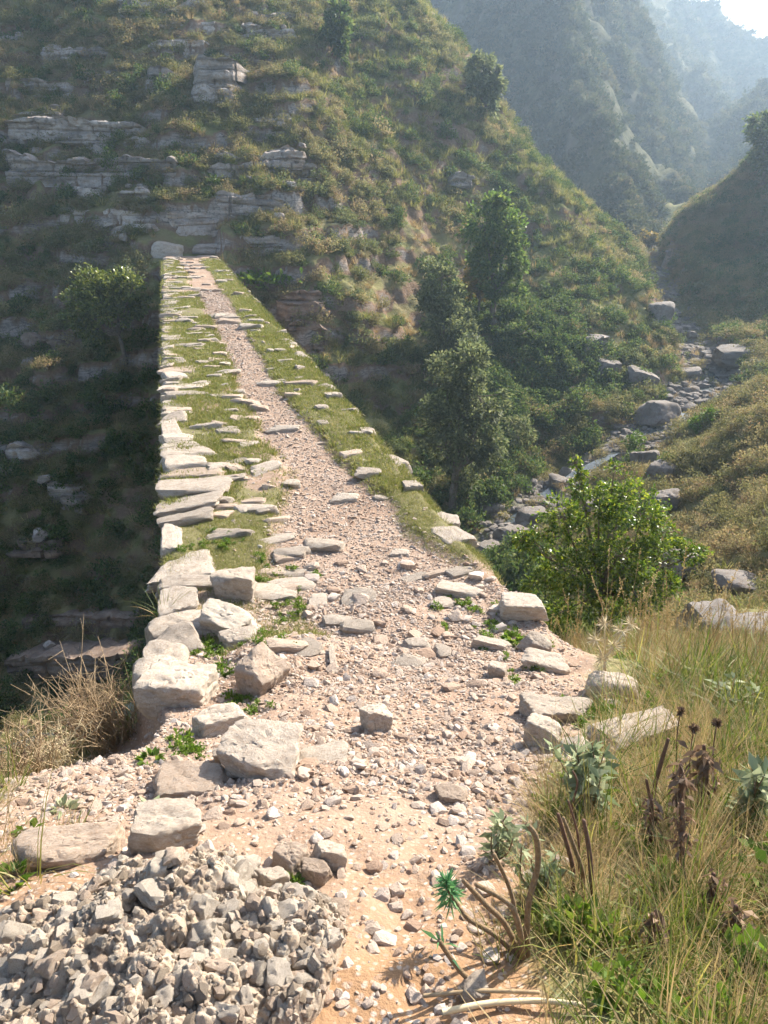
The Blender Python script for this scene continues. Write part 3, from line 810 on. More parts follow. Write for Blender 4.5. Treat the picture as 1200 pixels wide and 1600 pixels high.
BIG = [
    ('corner_stone', 'large pale squared block at the outer corner of the bridge end above dry bush', 285, 1092, (.42, .36, .26), -14, (-4, 4), .22, 'limestone', 901, .9),
    ('rock', 'tan angular boulder with a ridged back beside green weeds on bridge edge', 408, 1068, (.30, .30, .24), -28, (4, 10), .2, 'redstone', 902, .5),
    ('rock', 'smooth rounded pale rock wedged below the tan ridged boulder', 342, 1142, (.28, .19, .17), 24, (0, 0), .25, 'limestone', 903, .2),
    ('rock', 'square cracked flat topped block lying on the gravel at the bridge end', 412, 1200, (.31, .28, .20), -18, (6, 6), .18, 'limestone', 904, .9),
    ('rock', 'small broken stone between the rounded rock and the cracked block', 352, 1190, (.10, .10, .11), 10, (0, 0), .25, 'limestone', 905, .6),
    ('rock', 'wedge shaped stone standing alone in the middle of the path', 588, 1135, (.165, .20, .15), 12, (14, 4), .2, 'limestone', 906, .3),
    ('rock', 'dark pitted block lying across the left kerb', 352, 985, (.40, .26, .22), -24, (8, 10), .2, 'pitted', 907, .8),
    ('rock', 'upright squared block with bright top beside the pitted block', 370, 925, (.36, .36, .26), 6, (-3, 2), .2, 'limestone', 908, .9),
    ('rock', 'grey chunk tucked under the pitted block', 372, 1008, (.26, .18, .15), 14, (0, 0), .3, 'limestone', 909, .5),
    ('rock', 'thin tan slab lying flat on turf near the track', 448, 1016, (.28, .13, .09), -6, (8, 0), .25, 'redstone', 910, .5),
    ('rock', 'low worn slab with pebbles in its hollow at the path edge', 296, 1232, (.34, .27, .12), 4, (3, -3), .35, 'redstone', 911, .9),
    ('rock', 'blue grey sloping stone half buried beside the pile', 262, 1312, (.25, .17, .17), 14, (10, 12), .3, 'limestone', 912, .4),
    ('rock', 'long low tan boulder in the dirt near the dry grass', 112, 1338, (.34, .19, .15), 14, (0, 0), .3, 'redstone', 913, .2),
    ('rock', 'tilted pinkish stone leaning in a small heap on the path', 455, 1362, (.13, .085, .11), -30, (18, 0), .2, 'redstone', 914, .5),
    ('rock', 'pale pointed stone next to the pinkish tilted one', 512, 1352, (.105, .09, .11), 20, (0, 20), .2, 'limestone', 915, .4),
    ('rock', 'small wedge at the foot of the pale pointed stone', 492, 1376, (.10, .06, .085), -12, (14, 0), .2, 'redstone', 916, .5),
    ('rock', 'flat brown slab at the edge of the bare soil', 512, 1425, (.125, .06, .03), 10, (0, 0), .3, 'redstone', 917, .7),
    ('rock', 'upright splinter stone at the corner of the rough outcrop', 425, 1392, (.10, .07, .11), 28, (0, 12), .2, 'limestone', 918, .6),
    ('rock', 'leaning slab beside the splinter stone', 449, 1424, (.055, .06, .11), 0, (10, 0), .2, 'limestone', 919, .6),
    ('rock', 'overhanging slab jutting from the right kerb with grass beneath', 815, 962, (.38, .24, .17), -8, (-2, 4), .0, 'limestone', 920, .9),
    ('rock', 'low flat slab on turf inside the right kerb', 715, 928, (.42, .24, .12), -16, (6, 6), .3, 'limestone', 921, .6),
    ('rock', 'pale tilted slab below the overhanging kerb block', 838, 1015, (.22, .16, .14), -24, (0, 10), .25, 'limestone', 922, .5),
    ('rock', 'broad flat kerb slab at the right end of the bridge', 852, 1045, (.30, .22, .14), -12, (0, 6), .3, 'limestone', 923, .8),
    ('rock', 'narrow sloping slab at the edge of the turf strip', 768, 1012, (.28, .13, .10), -26, (6, 0), .3, 'limestone', 924, .7),
    ('rock', 'small upright block under the narrow sloping slab', 778, 1055, (.13, .12, .12), -10, (0, 0), .3, 'limestone', 925, .8),
    ('rock', 'cracked white blue rock at the head of the grassy bank', 955, 1085, (.34, .22, .18), -14, (0, 8), .3, 'limestone', 926, .35),
    ('rock', 'broad pale shelf of rock where the path meets the bank', 865, 1118, (.34, .24, .14), -4, (0, 4), .35, 'limestone', 927, .8),
    ('rock', 'steep pale rock face below the pale shelf', 848, 1160, (.18, .16, .17), -20, (16, 6), .25, 'limestone', 928, .6),
    ('rock', 'long bleached slab running under the grass', 985, 1150, (.46, .20, .12), 24, (6, 0), .35, 'limestone', 929, .6),
    ('rock', 'low stone cut off by sage leaves beside the path', 905, 1185, (.20, .16, .10), 0, (0, 0), .35, 'limestone', 930, .5),
    ('rock', 'half buried rough stone at the right side of the path', 705, 1245, (.13, .085, .05), -6, (0, 0), .3, 'redstone', 931, .3),
    ('rock', 'pale slab cutting the path near the square block', 478, 1180, (.15, .10, .05), -14, (8, 0), .4, 'redstone', 932, .5),
    ('rock', 'long thin stone laid lengthwise in the track', 521, 1035, (.045, .36, .05), 10, (0, 0), .35, 'limestone', 933, .8),
    ('rock', 'white stone behind the spurge stems in the corner', 742, 1555, (.07, .07, .06), 0, (0, 0), .3, 'limestone', 934, .4),
    ('rock', 'pale summit stone at the far end of the bridge parapet', 262, 398, (1.6, .9, .9), 8, (0, 0), .3, 'limestone', 935, .4),
    ('rock', 'flat ledge stone just past the far bridge end', 332, 392, (1.8, .8, .5), 4, (0, 0), .3, 'limestone_far', 936, .6),
]
for nm, lab, u, v, dims, rz, tl, sk, mt, sd, bx_ in BIG:
    loose(nm, lab, 'rock', u, v, tuple(q * (.80 if dims[0] < 1 else 1) for q in dims), rz, (-.8 * tl[0], tl[1]), sk, mt, sd, 5 if dims[0] < 1 else 4, bx_ * .6, .085)

# small stones strewn over the path, each lying by itself
SV = [rock_mesh('loose_stone', 400 + i, M['gravel'], 2, .5, 10, .06, 26) for i in range(14)]
cnt = 0
while cnt < 250:
    u = random.uniform(200, 960); v = random.uniform(880, 1590)
    if v < 1100 and not (480 < u < 780): continue
    if v > 1340 and u < 440 + (v - 1340) * .2: continue
    if v > 1200 and u > 980 - (v - 1200) * .62: continue
    if v < 1260 and u < 470: continue
    h = hit(u, v)
    w = random.uniform(9, 26) * random.uniform(.6, 1) * h[3] * 1.25
    o = link('loose_stone', SV[cnt % 14], label='small pale stone lying loose on the gravel path', cat='stone', group='small stones strewn over the path',
             loc=(h[0], h[1], h[2] + w * .1), rot=(random.uniform(-.3, .3), random.uniform(-.3, .3), random.uniform(0, 6.3)), scale=(w * .58, w * random.uniform(.35, .55), w * random.uniform(.2, .4)))
    cnt += 1

# rough conglomerate outcrop in the near left corner
h = hit(190, 1500)
ocx, ocy, ocz = -.50, 1.16, float(ground(-.50, 1.16)[0])
outc = link('conglomerate_rock', None, label='rough grey conglomerate outcrop bristling with cemented stones in the near corner', cat='rock', loc=(ocx, ocy, ocz))
def outcrop_h(x, y):
    """height of the outcrop over the ground, in its own frame"""
    r = np.hypot((x + .10) / .46, (y + .02) / .33) + .12 * fbm2(x * 5, y * 5, 2, 137)
    r2 = np.hypot((x - .24) / .17, (y - .0) / .26) + .12 * fbm2(x * 6, y * 6, 2, 138)
    base = np.maximum(.16 * (.15 + .85 * sstep(-.55, .0, x)) * np.sqrt(np.clip(1 - r ** 2.6, 0, 1)), .09 * np.sqrt(np.clip(1 - r2 ** 3, 0, 1)))
    rel = .05 * fbm2(x * 6, y * 6, 4, 131, .55) + .022 * knobs(x, y, .055, 133) + .014 * knobs(x, y, .027, 143) + .006 * fbm2(x * 38, y * 38, 3, 134) + .003 * fbm2(x * 110, y * 110, 2, 132)
    return base + rel * sstep(0, .05, base) - .04
gx = np.linspace(-.66, .50, 500); gy = np.linspace(-.40, .42, 350)
X, Y = np.meshgrid(gx, gy)
Zg = ground(X.ravel() + ocx, Y.ravel() + ocy) - ocz
Zo = outcrop_h(X.ravel(), Y.ravel())
link('matrix', quick_mesh('matrix', np.stack([X.ravel(), Y.ravel(), Zg + Zo], 1), grid_faces(500, 350), M['matrix']), outc)
CV = [rock_mesh('cemented_stone', 450 + i, M['pitted'] if i % 4 else M['redstone'], 3, .3, 10, .12, 30, pit=.2) for i in range(16)]
k = 0
while k < 290:
    x = random.uniform(-.62, .44); y = random.uniform(-.34, .34)
    hh = float(outcrop_h(np.array([x]), np.array([y]))[0])
    if hh < .01: continue
    w = random.choice([.016, .02, .025, .03, .035, .045, .055]) * random.uniform(.8, 1.3)
    zg = float(ground(x + ocx, y + ocy)[0]) - ocz
    link('cemented_stone', CV[k % 16], outc, loc=(x, y, zg + hh - w * .12), rot=(random.uniform(-.6, .6), random.uniform(-.6, .6), random.uniform(0, 6.3)),
         scale=(w * random.uniform(.45, .8), w * random.uniform(.4, .6), w * random.uniform(.35, .6)))
    k += 1

# boulders of the stream bed
NAMED_B = [
    (1030, 655, 2.0, 'large grey boulder with a shadowed base beside the stream', 1.3),
    (905, 840, 0, '', 0),
    (640 + 160, 852, 1.5, 'big dark rounded boulder at the gorge bottom behind the kerb', 1.1),
    (1000, 600, 1.6, 'twin topped grey boulder above the stream bend', 1.1),
    (1075, 590, 1.4, 'low boulder splitting the white stream bed', .8),
    (945, 582, 1.5, 'rounded boulder at the foot of the shaded spur', 1.1),
    (830, 815, 1.2, 'pale topped boulder just left of the glossy bush', .8),
    (770, 870, 1.6, 'smooth slab boulder below the right kerb', .8),
    (1060, 900, .7, 'grey boulder on the bank at the right side of the bush', .8),
    (1110, 985, .8, 'dark undercut ledge rock on the stony bank', .5),
    (1180, 1000, .8, 'broad tan ledge rock at the right frame edge', .4),
    (1150, 920, .8, 'heap of pale broken rock on the scrubby bank', .4),
    (1010, 735, 1.0, 'upright pale rock in the dry scrub above the stream', 1.1),
    (1035, 745, .8, 'small pale rock beside the upright one in scrub', .7),
    (935, 800, .9, 'dark rock in brown scrub above the bush', .7),
    (1040, 790, .9, 'dark round rock alone in the brown scrub', .7),
    (1150, 560, 2.6, 'long low rock shelf across the stream in shadow', 1.0),
    (1030, 498, 1.5, 'tall pale boulder where the gorge narrows', 1.5)]
for i, (u, v, w, lab, hh) in enumerate(NAMED_B):
    if not w: continue
    me = rock_mesh('boulder', 330 + i, M['boulder'], 4, .35, 13, .08, 18)
    o = link('boulder', me, label=lab, cat='boulder', group='boulders in the gorge')
    place(o, u, v, (w, w * .8, hh), random.uniform(-40, 40), (random.uniform(-8, 8), random.uniform(-8, 8)), .3)
for k in range(80):
    i = random.uniform(1.6, 8.6); j = int(i); f = i - j
    q = STREAM[j] * (1 - f) + STREAM[j + 1] * f
    x = q[0] + random.gauss(0, 1.3); y = q[1] + random.gauss(0, 1.3); w = random.uniform(.3, 1.0) * random.choice([.5, .8, 1])
    link('boulder', BV[k % 12], label='grey water worn boulder among many in the stream bed', cat='boulder', group='boulders crowding the stream bed',
         loc=(x, y, float(terrain(x, y)[0]) + w * .14), rot=(random.uniform(-.2, .2), random.uniform(-.2, .2), random.uniform(0, 6.3)), scale=(w * .6, w * .5, w * random.uniform(.3, .5)))

# level limestone beds cropping out on the hillside
LB = [rock_mesh('bed_block', 500 + i, M['limestone_far'], 4, .5, 12, .11, 24, pit=.12) for i in range(14)]
_ls = [0]
def ledge_mesh(L, bh, depth, seed, mat='limestone_far'):
    """a bed of rock seen edge on: thin layers set back unevenly, split by upright joints, top running back into the hill"""
    r = np.random.default_rng(seed)
    nx = max(12, int(L / .07)); X = np.linspace(-.3, L + .3, nx)
    lay = [0.0]
    while lay[-1] < bh * 1.3: lay.append(lay[-1] + r.uniform(.12, .5))
    lay = np.array(lay); rec = r.uniform(-.16, .22, len(lay))
    nf = max(8, int(bh * 1.4 / .06)); q = np.linspace(-.5, 1, nf)
    topz = bh * (.85 + .35 * fbm2(X * .35, X * 0, 3, seed) + .12 * fbm2(X * 2, X * 0, 2, seed + 1))
    ends = sstep(-.3, .7, X) * sstep(L + .3, L - .7, X); topz = topz * (.25 + .75 * ends)
    Z = np.where(q[None, :] < 0, q[None, :], q[None, :] * topz[:, None])
    XX = np.repeat(X[:, None], nf, 1)
    li = np.clip(np.searchsorted(lay, Z + .06 * fbm2(XX * .5, Z * 0, 2, seed + 2)) - 1, 0, len(lay) - 1)
    Y = rec[li] + .16 * fbm2(XX * .6, li * 3.7, 3, seed + 3) + .05 * fbm2(XX * 4, Z * 5, 3, seed + 4)
    # open joints between beds and between blocks
    fr = (Z - lay[li]); Y = Y + .10 * np.exp(-(fr / .045) ** 2)
    jx = XX / r.uniform(.6, 1.1) + .9 * li + .5 * fbm2(XX * .7, li * 2.0, 2, seed + 6); jf = np.abs(jx - np.round(jx)); Y = Y + .16 * np.exp(-(jf / .05) ** 2) * (_h(np.round(jx), li * 1.0, li * 0.0, seed) > .3)
    Y = Y + .15 * (1 - np.clip(Z / bh, 0, 1)) * -.4
    nb = 7
    yb = np.linspace(.12, 1, nb)[None, :] ** 1.3 * depth * 1.6
    Zb = topz[:, None] - .02 + .05 * fbm2(np.repeat(X[:, None], nb, 1) * 1.5, np.repeat(yb, nx, 0) * 1.5, 3, seed + 7) - .10 * yb ** 2
    Yb = Y[:, -1:] + yb
    V = np.stack([np.concatenate([XX, np.repeat(X[:, None], nb, 1)], 1), np.concatenate([Y, Yb], 1), np.concatenate([Z, Zb], 1)], -1)
    # close the two ends by running them back into the slope
    V[:, :, 1] += ((1 - ends) ** 2 * depth * (1.0 + .3 * fbm2(X * 3, X * 0, 2, seed + 8)))[:, None]
    me = quick_mesh('ledge', V.reshape(-1, 3), grid_faces(nf + nb, nx)[:, ::-1], M[mat])
    me.set_sharp_from_angle(angle=R(38))
    return me

def outcrop(label, u0, u1, v, bh, rows=1, jitter=.15, depth=1.0, yy=None):
    """a run of bedded rock between two pixels of one level line"""
    a = hit(u0, v) if yy is None else at(u0, v, yy); b = hit(u1, v) if yy is None else at(u1, v, yy)
    if a is None or b is None: return
    root = link('rock_outcrop', None, label=label, cat='outcrop', group='limestone outcrops on the hillside', loc=a[:3])
    L = math.hypot(b[0] - a[0], b[1] - a[1]); ang = math.atan2(b[1] - a[1], b[0] - a[0]); slope = (b[2] - a[2]) / max(L, .1)
    rh = bh / rows
    for r_ in range(rows):
        _ls[0] += 1
        l0 = random.uniform(0, .15) * L * (r_ > 0); l1 = L - random.uniform(0, .2) * L * (r_ > 0)
        o = link('ledge', ledge_mesh(l1 - l0, rh * 1.15, depth, 3000 + 17 * _ls[0], 'redcliff' if 'red brown' in label or 'stained' in label or 'brown' in label or 'shelf' in label else 'limestone_far'), root)
        o.location = (math.cos(ang) * l0 - math.sin(ang) * r_ * .35, math.sin(ang) * l0 + math.cos(ang) * r_ * .35, rh * r_ * .95 + slope * l0)
        o.rotation_euler = (0, -math.atan(slope), ang)
    for k in range(max(1, int(L / 2.2))):
        w = random.uniform(.25, .8) * min(1, .5 + bh * .4); f = random.random() * L
        o = link('block', LB[random.randrange(14)], root)
        off = random.uniform(-.7, -.1) if random.random() < .5 else random.uniform(.2, .7)
        zz = slope * f + (bh if off > 0 else -.05) + random.uniform(-.05, .08)
        o.location = (math.cos(ang) * f - math.sin(ang) * off, math.sin(ang) * f + math.cos(ang) * off, zz)
        if off < 0:
            wx, wy = a[0] + o.location.x, a[1] + o.location.y; o.location.z = float(ground(wx, wy)[0]) - a[2] + w * .12
        o.rotation_euler = (random.uniform(-.2, .2), random.uniform(-.2, .2), random.uniform(0, 3)); o.scale = (w * .6, w * .45, w * random.uniform(.25, .45))
OUT = [
    ('long unbroken pale rock bed running in from the left edge', 0, 285, 275, 1.15, 1, 1.2),
    ('thick rounded rock bed right of the long one above the bridge end', 315, 505, 285, 1.7, 2, 1.4),
    ('big square rock buttress standing high on the hillside', 292, 378, 165, 2.9, 3, 1.8),
    ('smaller square buttress beside the big one with a dark cleft between', 215, 270, 140, 1.5, 2, 1.3),
    ('stack of thin pale slabs above the thick rounded bed', 395, 472, 222, 1.0, 3, 1.0),
    ('thin double rock band above the long bed', 20, 240, 228, .55, 1, .8),
    ('upper thin rock band crossing the shaded slope', 0, 230, 208, .5, 1, .8),
    ('narrow ledge low on the slope left of the bridge end', 165, 250, 372, .55, 1, .8),
    ('short broken ledge over the bridge end', 265, 345, 350, .8, 2, .9),
    ('pair of blocky ledges above the dry bush', 175, 240, 318, .9, 1, .8),
    ('stepped slabs beside the far end of the bridge', 345, 470, 385, .5, 1, .9),
    ('middle broken band below the thick rounded bed', 330, 450, 322, .6, 1, .8),
    ('thin high band near the top left corner', 60, 210, 95, .7, 1, .8),
    ('scattered high blocks below the top left corner', 0, 120, 150, .8, 1, .8),
    ('small ledge on the upper slope right of the buttress', 370, 470, 60, .7, 1, .9),
    ('pale blocks topping the slope above the buttress', 180, 330, 22, .8, 1, .9),
    ('red brown cliff of broken blocks right of the bridge end', 425, 522, 590, 4.2, 5, 1.2, 35.2),
    ('low stained rock face under the red brown cliff', 455, 530, 640, 1.5, 2, 1.0, 34.2),
    ('pale ledge stained ochre under the slender tree', 20, 105, 555, .8, 1, .8),
    ('broken pale rocks deep in the shaded gorge', 0, 60, 730, .9, 1, .9),
    ('cluster of pale rocks in shadow low beside the bridge wall', 60, 150, 790, .9, 2, .9),
    ('brown layered rock shelf in the gorge shadow', 0, 110, 880, 1.1, 2, 1.0),
    ('long dark rock shelf low in the gorge behind dry bush', 20, 230, 985, .5, 1, 1.2),
    ('lowest rock shelf just above the dry grass', 0, 215, 1040, .5, 1, 1.2),
    ('rock face stained ochre in the dark side of the spur', 800, 850, 545, .9, 1, .9),
    ('small rock rib halfway up the dark spur', 905, 955, 555, .8, 1, .9),
    ('rock rib beside the path on the sunny slope', 700, 745, 300, .9, 1, .9)]
for q in OUT:
    outcrop(*q[:6], .3, q[6], q[7] if len(q) > 7 else None)
for k in range(18):
    u0 = random.uniform(-20, 420); v0 = random.choice([40, 75, 115, 120, 185, 190, 240, 300, 312, 335, 345]) + random.uniform(-8, 8); w0 = random.uniform(40, 130)
    outcrop('thin pale rock band half hidden by scrub on the hillside', u0, min(u0 + w0, 500), v0, random.uniform(.3, .6), 1, .3, .7)

# ================================================================== PLANTS: shapes
class Acc:
    def __init__(self): self.V = []; self.F = []; self.T = []; self.n = 0
    def add(self, V, F, T=None):
        V = np.asarray(V, float); F = np.asarray(F, int)
        self.V.append(V); self.F.append(F + self.n); self.T.append(np.full(len(F), .5) if T is None else np.asarray(T, float)); self.n += len(V)
        return self
    def mesh(self, name, mat, smooth=True):
        return quick_mesh(name, np.concatenate(self.V), np.concatenate(self.F), mat, smooth, {'tint': np.concatenate(self.T)})

def unit(a): return a / np.maximum(np.linalg.norm(a, axis=-1, keepdims=True), 1e-9)

def tube(pts, radii, k=6):
    pts = np.asarray(pts, float); n = len(pts); radii = np.broadcast_to(np.asarray(radii, float), (n,))
    tg = unit(np.gradient(pts, axis=0))
    ref = np.array([0.31, .17, .93]) if abs(tg[0][2]) < .9 else np.array([1., .1, 0])
    a = unit(np.cross(tg, ref)); b = np.cross(tg, a)
    th = np.linspace(0, 2 * np.pi, k, endpoint=False)
    V = pts[:, None, :] + radii[:, None, None] * (np.cos(th)[None, :, None] * a[:, None, :] + np.sin(th)[None, :, None] * b[:, None, :])
    V = V.reshape(-1, 3)
    i = np.arange(n - 1)[:, None] * k + np.arange(k)[None, :]
    j = np.arange(n - 1)[:, None] * k + (np.arange(k)[None, :] + 1) % k
    return V, np.stack([i, j, j + k, i + k], -1).reshape(-1, 4)

def leaves(P, L, r, D=None, aspect=.45, droop=.25, spread=1.0, upn=.6):
    """diamond leaves with a bent midrib; D gives the main growing direction"""
    n = len(P); L = np.broadcast_to(np.asarray(L, float), (n,))
    d = r.normal(size=(n, 3)) * spread
    if D is not None: d = d * .6 + D
    d = unit(d)
    nn = r.normal(size=(n, 3)); nn[:, 2] += upn
    side = unit(np.cross(d, nn)); up = np.cross(side, d)
    w = (L * aspect * .5)[:, None]; Lc = L[:, None]
    mid = P + d * Lc * .48 + up * Lc * .05
    tip = P + d * Lc - np.array([0, 0, 1.0]) * Lc * droop * .5
    V = np.stack([P, mid + side * w, tip, mid - side * w], 1).reshape(-1, 3)
    F = np.arange(n * 4).reshape(n, 4)
    return V, F, r.random(n)

def blades(B, L, r, width, lean=.35, curl=.5, az=None):
    """grass blades: tapering strips that bow outwards"""
    n = len(B); L = np.broadcast_to(np.asarray(L, float), (n,)); width = np.broadcast_to(np.asarray(width, float), (n,))
    if az is None: az = r.uniform(0, 2 * np.pi, n)
    le = np.abs(r.normal(0, lean, n)); cu = np.abs(r.normal(curl, curl * .5, n))
    h = np.stack([np.cos(az), np.sin(az), np.zeros(n)], 1); s = np.stack([-np.sin(az), np.cos(az), np.zeros(n)], 1)
    tw = r.uniform(-1, 1, n)[:, None]; s = unit(s + h * tw)
    rows = []; p = B.copy(); prev = 0
    for i, t in enumerate((0, .35, .7, 1.0)):
        ang = le + cu * t
        if i: p = p + (h * np.sin(ang)[:, None] + np.array([0, 0, 1.0]) * np.cos(ang)[:, None]) * (L * (t - prev))[:, None]
        w = (width * (1, .85, .55, .06)[i] * .5)[:, None]
        rows.append(np.stack([p - s * w, p + s * w], 1)); prev = t
    V = np.stack(rows, 1).reshape(-1, 3)
    b = np.arange(n)[:, None] * 8
    F = np.concatenate([b + np.array([[2 * i, 2 * i + 1, 2 * i + 3, 2 * i + 2]]) for i in range(3)], 0)
    T = np.tile(r.random(n), 3)
    return V, F, T

def clump_points(n, r, radius, flat=.8, lumps=9, shell=.55):
    """points through a lumpy dome: most near the surface of many small lumps"""
    c = unit(r.normal(size=(lumps, 3))); c[:, 2] = np.abs(c[:, 2]); c *= r.uniform(.25, .75, lumps)[:, None] * radius
    lr = r.uniform(.28, .5, lumps) * radius
    k = r.integers(0, lumps, n)
    d = unit(r.normal(size=(n, 3)))
    P = c[k] + d * (lr[k] * (shell + (1 - shell) * r.random(n)) * r.random(n) ** .25)[:, None]
    P[:, 2] = np.maximum(P[:, 2] * flat, 0)
    return P

PROTO = bpy.data.collections.new('plant_kit')       # never linked: only instanced
kits = {}
def kit(name, meshes):
    c = bpy.data.collections.new('kit_' + name)
    for i, me in enumerate(meshes):
        o = bpy.data.objects.new('%s_%02d' % (name, i), me); c.objects.link(o)
    kits[name] = (c, len(meshes))

def scatter(name, kname, P, scale, label, cat, rot=None, kind='stuff', idx=None, r=rng):
    """one object that carries many plants or pebbles nobody could count"""
    c, nk = kits[kname]; n = len(P)
    me = bpy.data.meshes.new(name)
    me.vertices.add(n); me.vertices.foreach_set('co', np.ascontiguousarray(P, np.float32).ravel())
    if rot is None:
        rot = np.stack([r.normal(0, .08, n), r.normal(0, .08, n), r.uniform(0, 6.283, n)], 1)
    scale = np.asarray(scale, float)
    if scale.ndim == 1: scale = np.stack([scale, scale, scale * r.uniform(.8, 1.2, n)], 1)
    a = me.attributes.new('rot', 'FLOAT_VECTOR', 'POINT'); a.data.foreach_set('vector', rot.astype(np.float32).ravel())
    a = me.attributes.new('scl', 'FLOAT_VECTOR', 'POINT'); a.data.foreach_set('vector', scale.astype(np.float32).ravel())
    a = me.attributes.new('idx', 'INT', 'POINT'); a.data.foreach_set('value', (r.integers(0, nk, n) if idx is None else idx).astype(np.int32))
    o = link(name, me, label=label, cat=cat, kind=kind)
    g = bpy.data.node_groups.new('scatter_' + name, 'GeometryNodeTree')
    g.interface.new_socket('Geometry', in_out='INPUT', socket_type='NodeSocketGeometry')
    g.interface.new_socket('Geometry', in_out='OUTPUT', socket_type='NodeSocketGeometry')
    gi = g.nodes.new('NodeGroupInput'); go = g.nodes.new('NodeGroupOutput')
    ci = g.nodes.new('GeometryNodeCollectionInfo'); ci.inputs['Collection'].default_value = c
    ci.inputs['Separate Children'].default_value = True; ci.inputs['Reset Children'].default_value = True
    ip = g.nodes.new('GeometryNodeInstanceOnPoints'); ip.inputs['Pick Instance'].default_value = True
    def na(nm, ty):
        q = g.nodes.new('GeometryNodeInputNamedAttribute'); q.data_type = ty; q.inputs['Name'].default_value = nm
        return [s for s in q.outputs if s.enabled and s.name == 'Attribute'][0]
    L = g.links.new
    L(gi.outputs[0], ip.inputs['Points']); L(ci.outputs[0], ip.inputs['Instance'])
    L(na('idx', 'INT'), ip.inputs['Instance Index']); L(na('rot', 'FLOAT_VECTOR'), ip.inputs['Rotation']); L(na('scl', 'FLOAT_VECTOR'), ip.inputs['Scale'])
    L(ip.outputs[0], go.inputs[0])
    md = o.modifiers.new('scatter', 'NODES'); md.node_group = g
    return o

# ------------------------------------------------------------------ kits (about 1 m across unless said)
def shrub_mesh(seed, mat, n=520, leaf=.075, flat=.85, lumps=11):
    r = np.random.default_rng(seed); A = Acc()
    P = clump_points(n, r, .62, flat, lumps, .6)
    A.add(*leaves(P, leaf * r.uniform(.6, 1.4, n), r, unit(P + np.array([0, 0, .35])), .55, .2))
    for k in range(7):
        q = P[r.integers(0, n)]; V, F = tube([(0, 0, -.1), q * .5 + r.normal(0, .03, 3), q], [.02, .012, .004], 4); A.add(V, F, np.full(len(F), .95))
    return A.mesh('shrub', M[mat])
kit('shrub', [shrub_mesh(600 + i, 'scrub') for i in range(6)])
kit('heath', [shrub_mesh(620 + i, 'scrub_brown', 460, .06, .7, 14) for i in range(6)])
kit('darkshrub', [shrub_mesh(640 + i, 'leaf_dark', 560, .085, .95, 10) for i in range(4)])
kit('farshrub', [shrub_mesh(660 + i, 'far_scrub', 150, .17, .8, 8) for i in range(6)])
kit('fardark', [shrub_mesh(680 + i, 'far_scrub', 170, .17, 1.0, 8) for i in range(4)])

def tuft_mesh(seed, mat, n=40, L=.5, w=.02, rad=.16, lean=.4, curl=.6):
    r = np.random.default_rng(seed); A = Acc()
    a = r.uniform(0, 6.283, n); q = rad * np.sqrt(r.random(n))
    B = np.stack([np.cos(a) * q, np.sin(a) * q, np.full(n, -.03)], 1)
    A.add(*blades(B, L * r.uniform(.5, 1.15, n), r, w * r.uniform(.6, 1.3, n), lean, curl, a + r.normal(0, .8, n)))
    return A.mesh('tuft', M[mat])
kit('tuft', [tuft_mesh(700 + i, 'turfgrass', 44, .62, .034, .26, .5, .8) for i in range(6)])
kit('drytuft', [tuft_mesh(720 + i, 'drygrass', 44, .7, .026, .2, .42, .6) for i in range(5)])
kit('turf', [tuft_mesh(740 + i, 'shortgrass', 26, .055, .0042, .05, .6, .8) for i in range(6)])
kit('lawn', [tuft_mesh(750 + i, 'shortgrass', 30, .075, .012, .11, .7, .8) for i in range(6)])
kit('longgrass', [tuft_mesh(760 + i, 'longgrass', 26 - i, .20 + .03 * i, .0042 + .0004 * i, .05, .42, .5 + .12 * (i % 4)) for i in range(8)])
kit('drygrass_near', [tuft_mesh(780 + i, 'drygrass', 26, .33, .0024, .05, .36, .6) for i in range(6)])
def seedstalk(seed):
    r = np.random.default_rng(seed); A = Acc()
    for k in range(3):
        a = r.uniform(0, 6.28); ln = r.uniform(.7, 1.0); b = r.normal(0, .02, 3); b[2] = -.03; q = r.uniform(.05, .3)
        pts = [b + np.array([math.cos(a) * q * t ** 2, math.sin(a) * q * t ** 2, t * ln]) for t in np.linspace(0, 1, 7)]
        V, F = tube(pts, np.linspace(.0028, .0012, 7), 4); A.add(V, F, np.full(len(F), .5))
        s = np.array([pts[-1] + (pts[-2] - pts[-1]) * t for t in r.random(26) * 1.2])
        A.add(*leaves(s, .022, r, np.tile(unit(pts[-1] - pts[-2]), (26, 1)), .3, .1))
    return A.mesh('seed_stalk', M['drygrass'])
kit('seedstalk', [seedstalk(790 + i) for i in range(5)])
def weed_mesh(seed, n=110, rad=.055):
    r = np.random.default_rng(seed); A = Acc()
    P = clump_points(n, r, rad, .7, 7, .4)
    A.add(*leaves(P, r.uniform(.008, .02, n), r, unit(P + np.array([0, 0, .03])), .6, .2))
    return A.mesh('weed', M['weed'])
kit('weed', [weed_mesh(800 + i) for i in range(5)])
kit('gravel', [rock_mesh('gravel', 820 + i, M['gravel'], 1, .4, 9, .05, 20) for i in range(10)])

# ================================================================== GROUND COVER
def frus(x, y, mx=5.0):
    """roughly what lies in view, with room to step aside"""
    return np.abs(x) < .60 * y + mx

def pts_on(fn, x, y): return np.stack([x, y, fn(x, y)], 1)

def normal_up(fn, x, y, e=.25):
    zx = (fn(x + e, y) - fn(x - e, y)) / (2 * e); zy = (fn(x, y + e) - fn(x, y - e)) / (2 * e)
    return zx, zy

def strip(x, y, pad=.4):
    s, c = bridge_sc(x, y)
    return (s > -.5) & (s < S_END + 1.5) & (c > -pad) & (c < BW + pad)

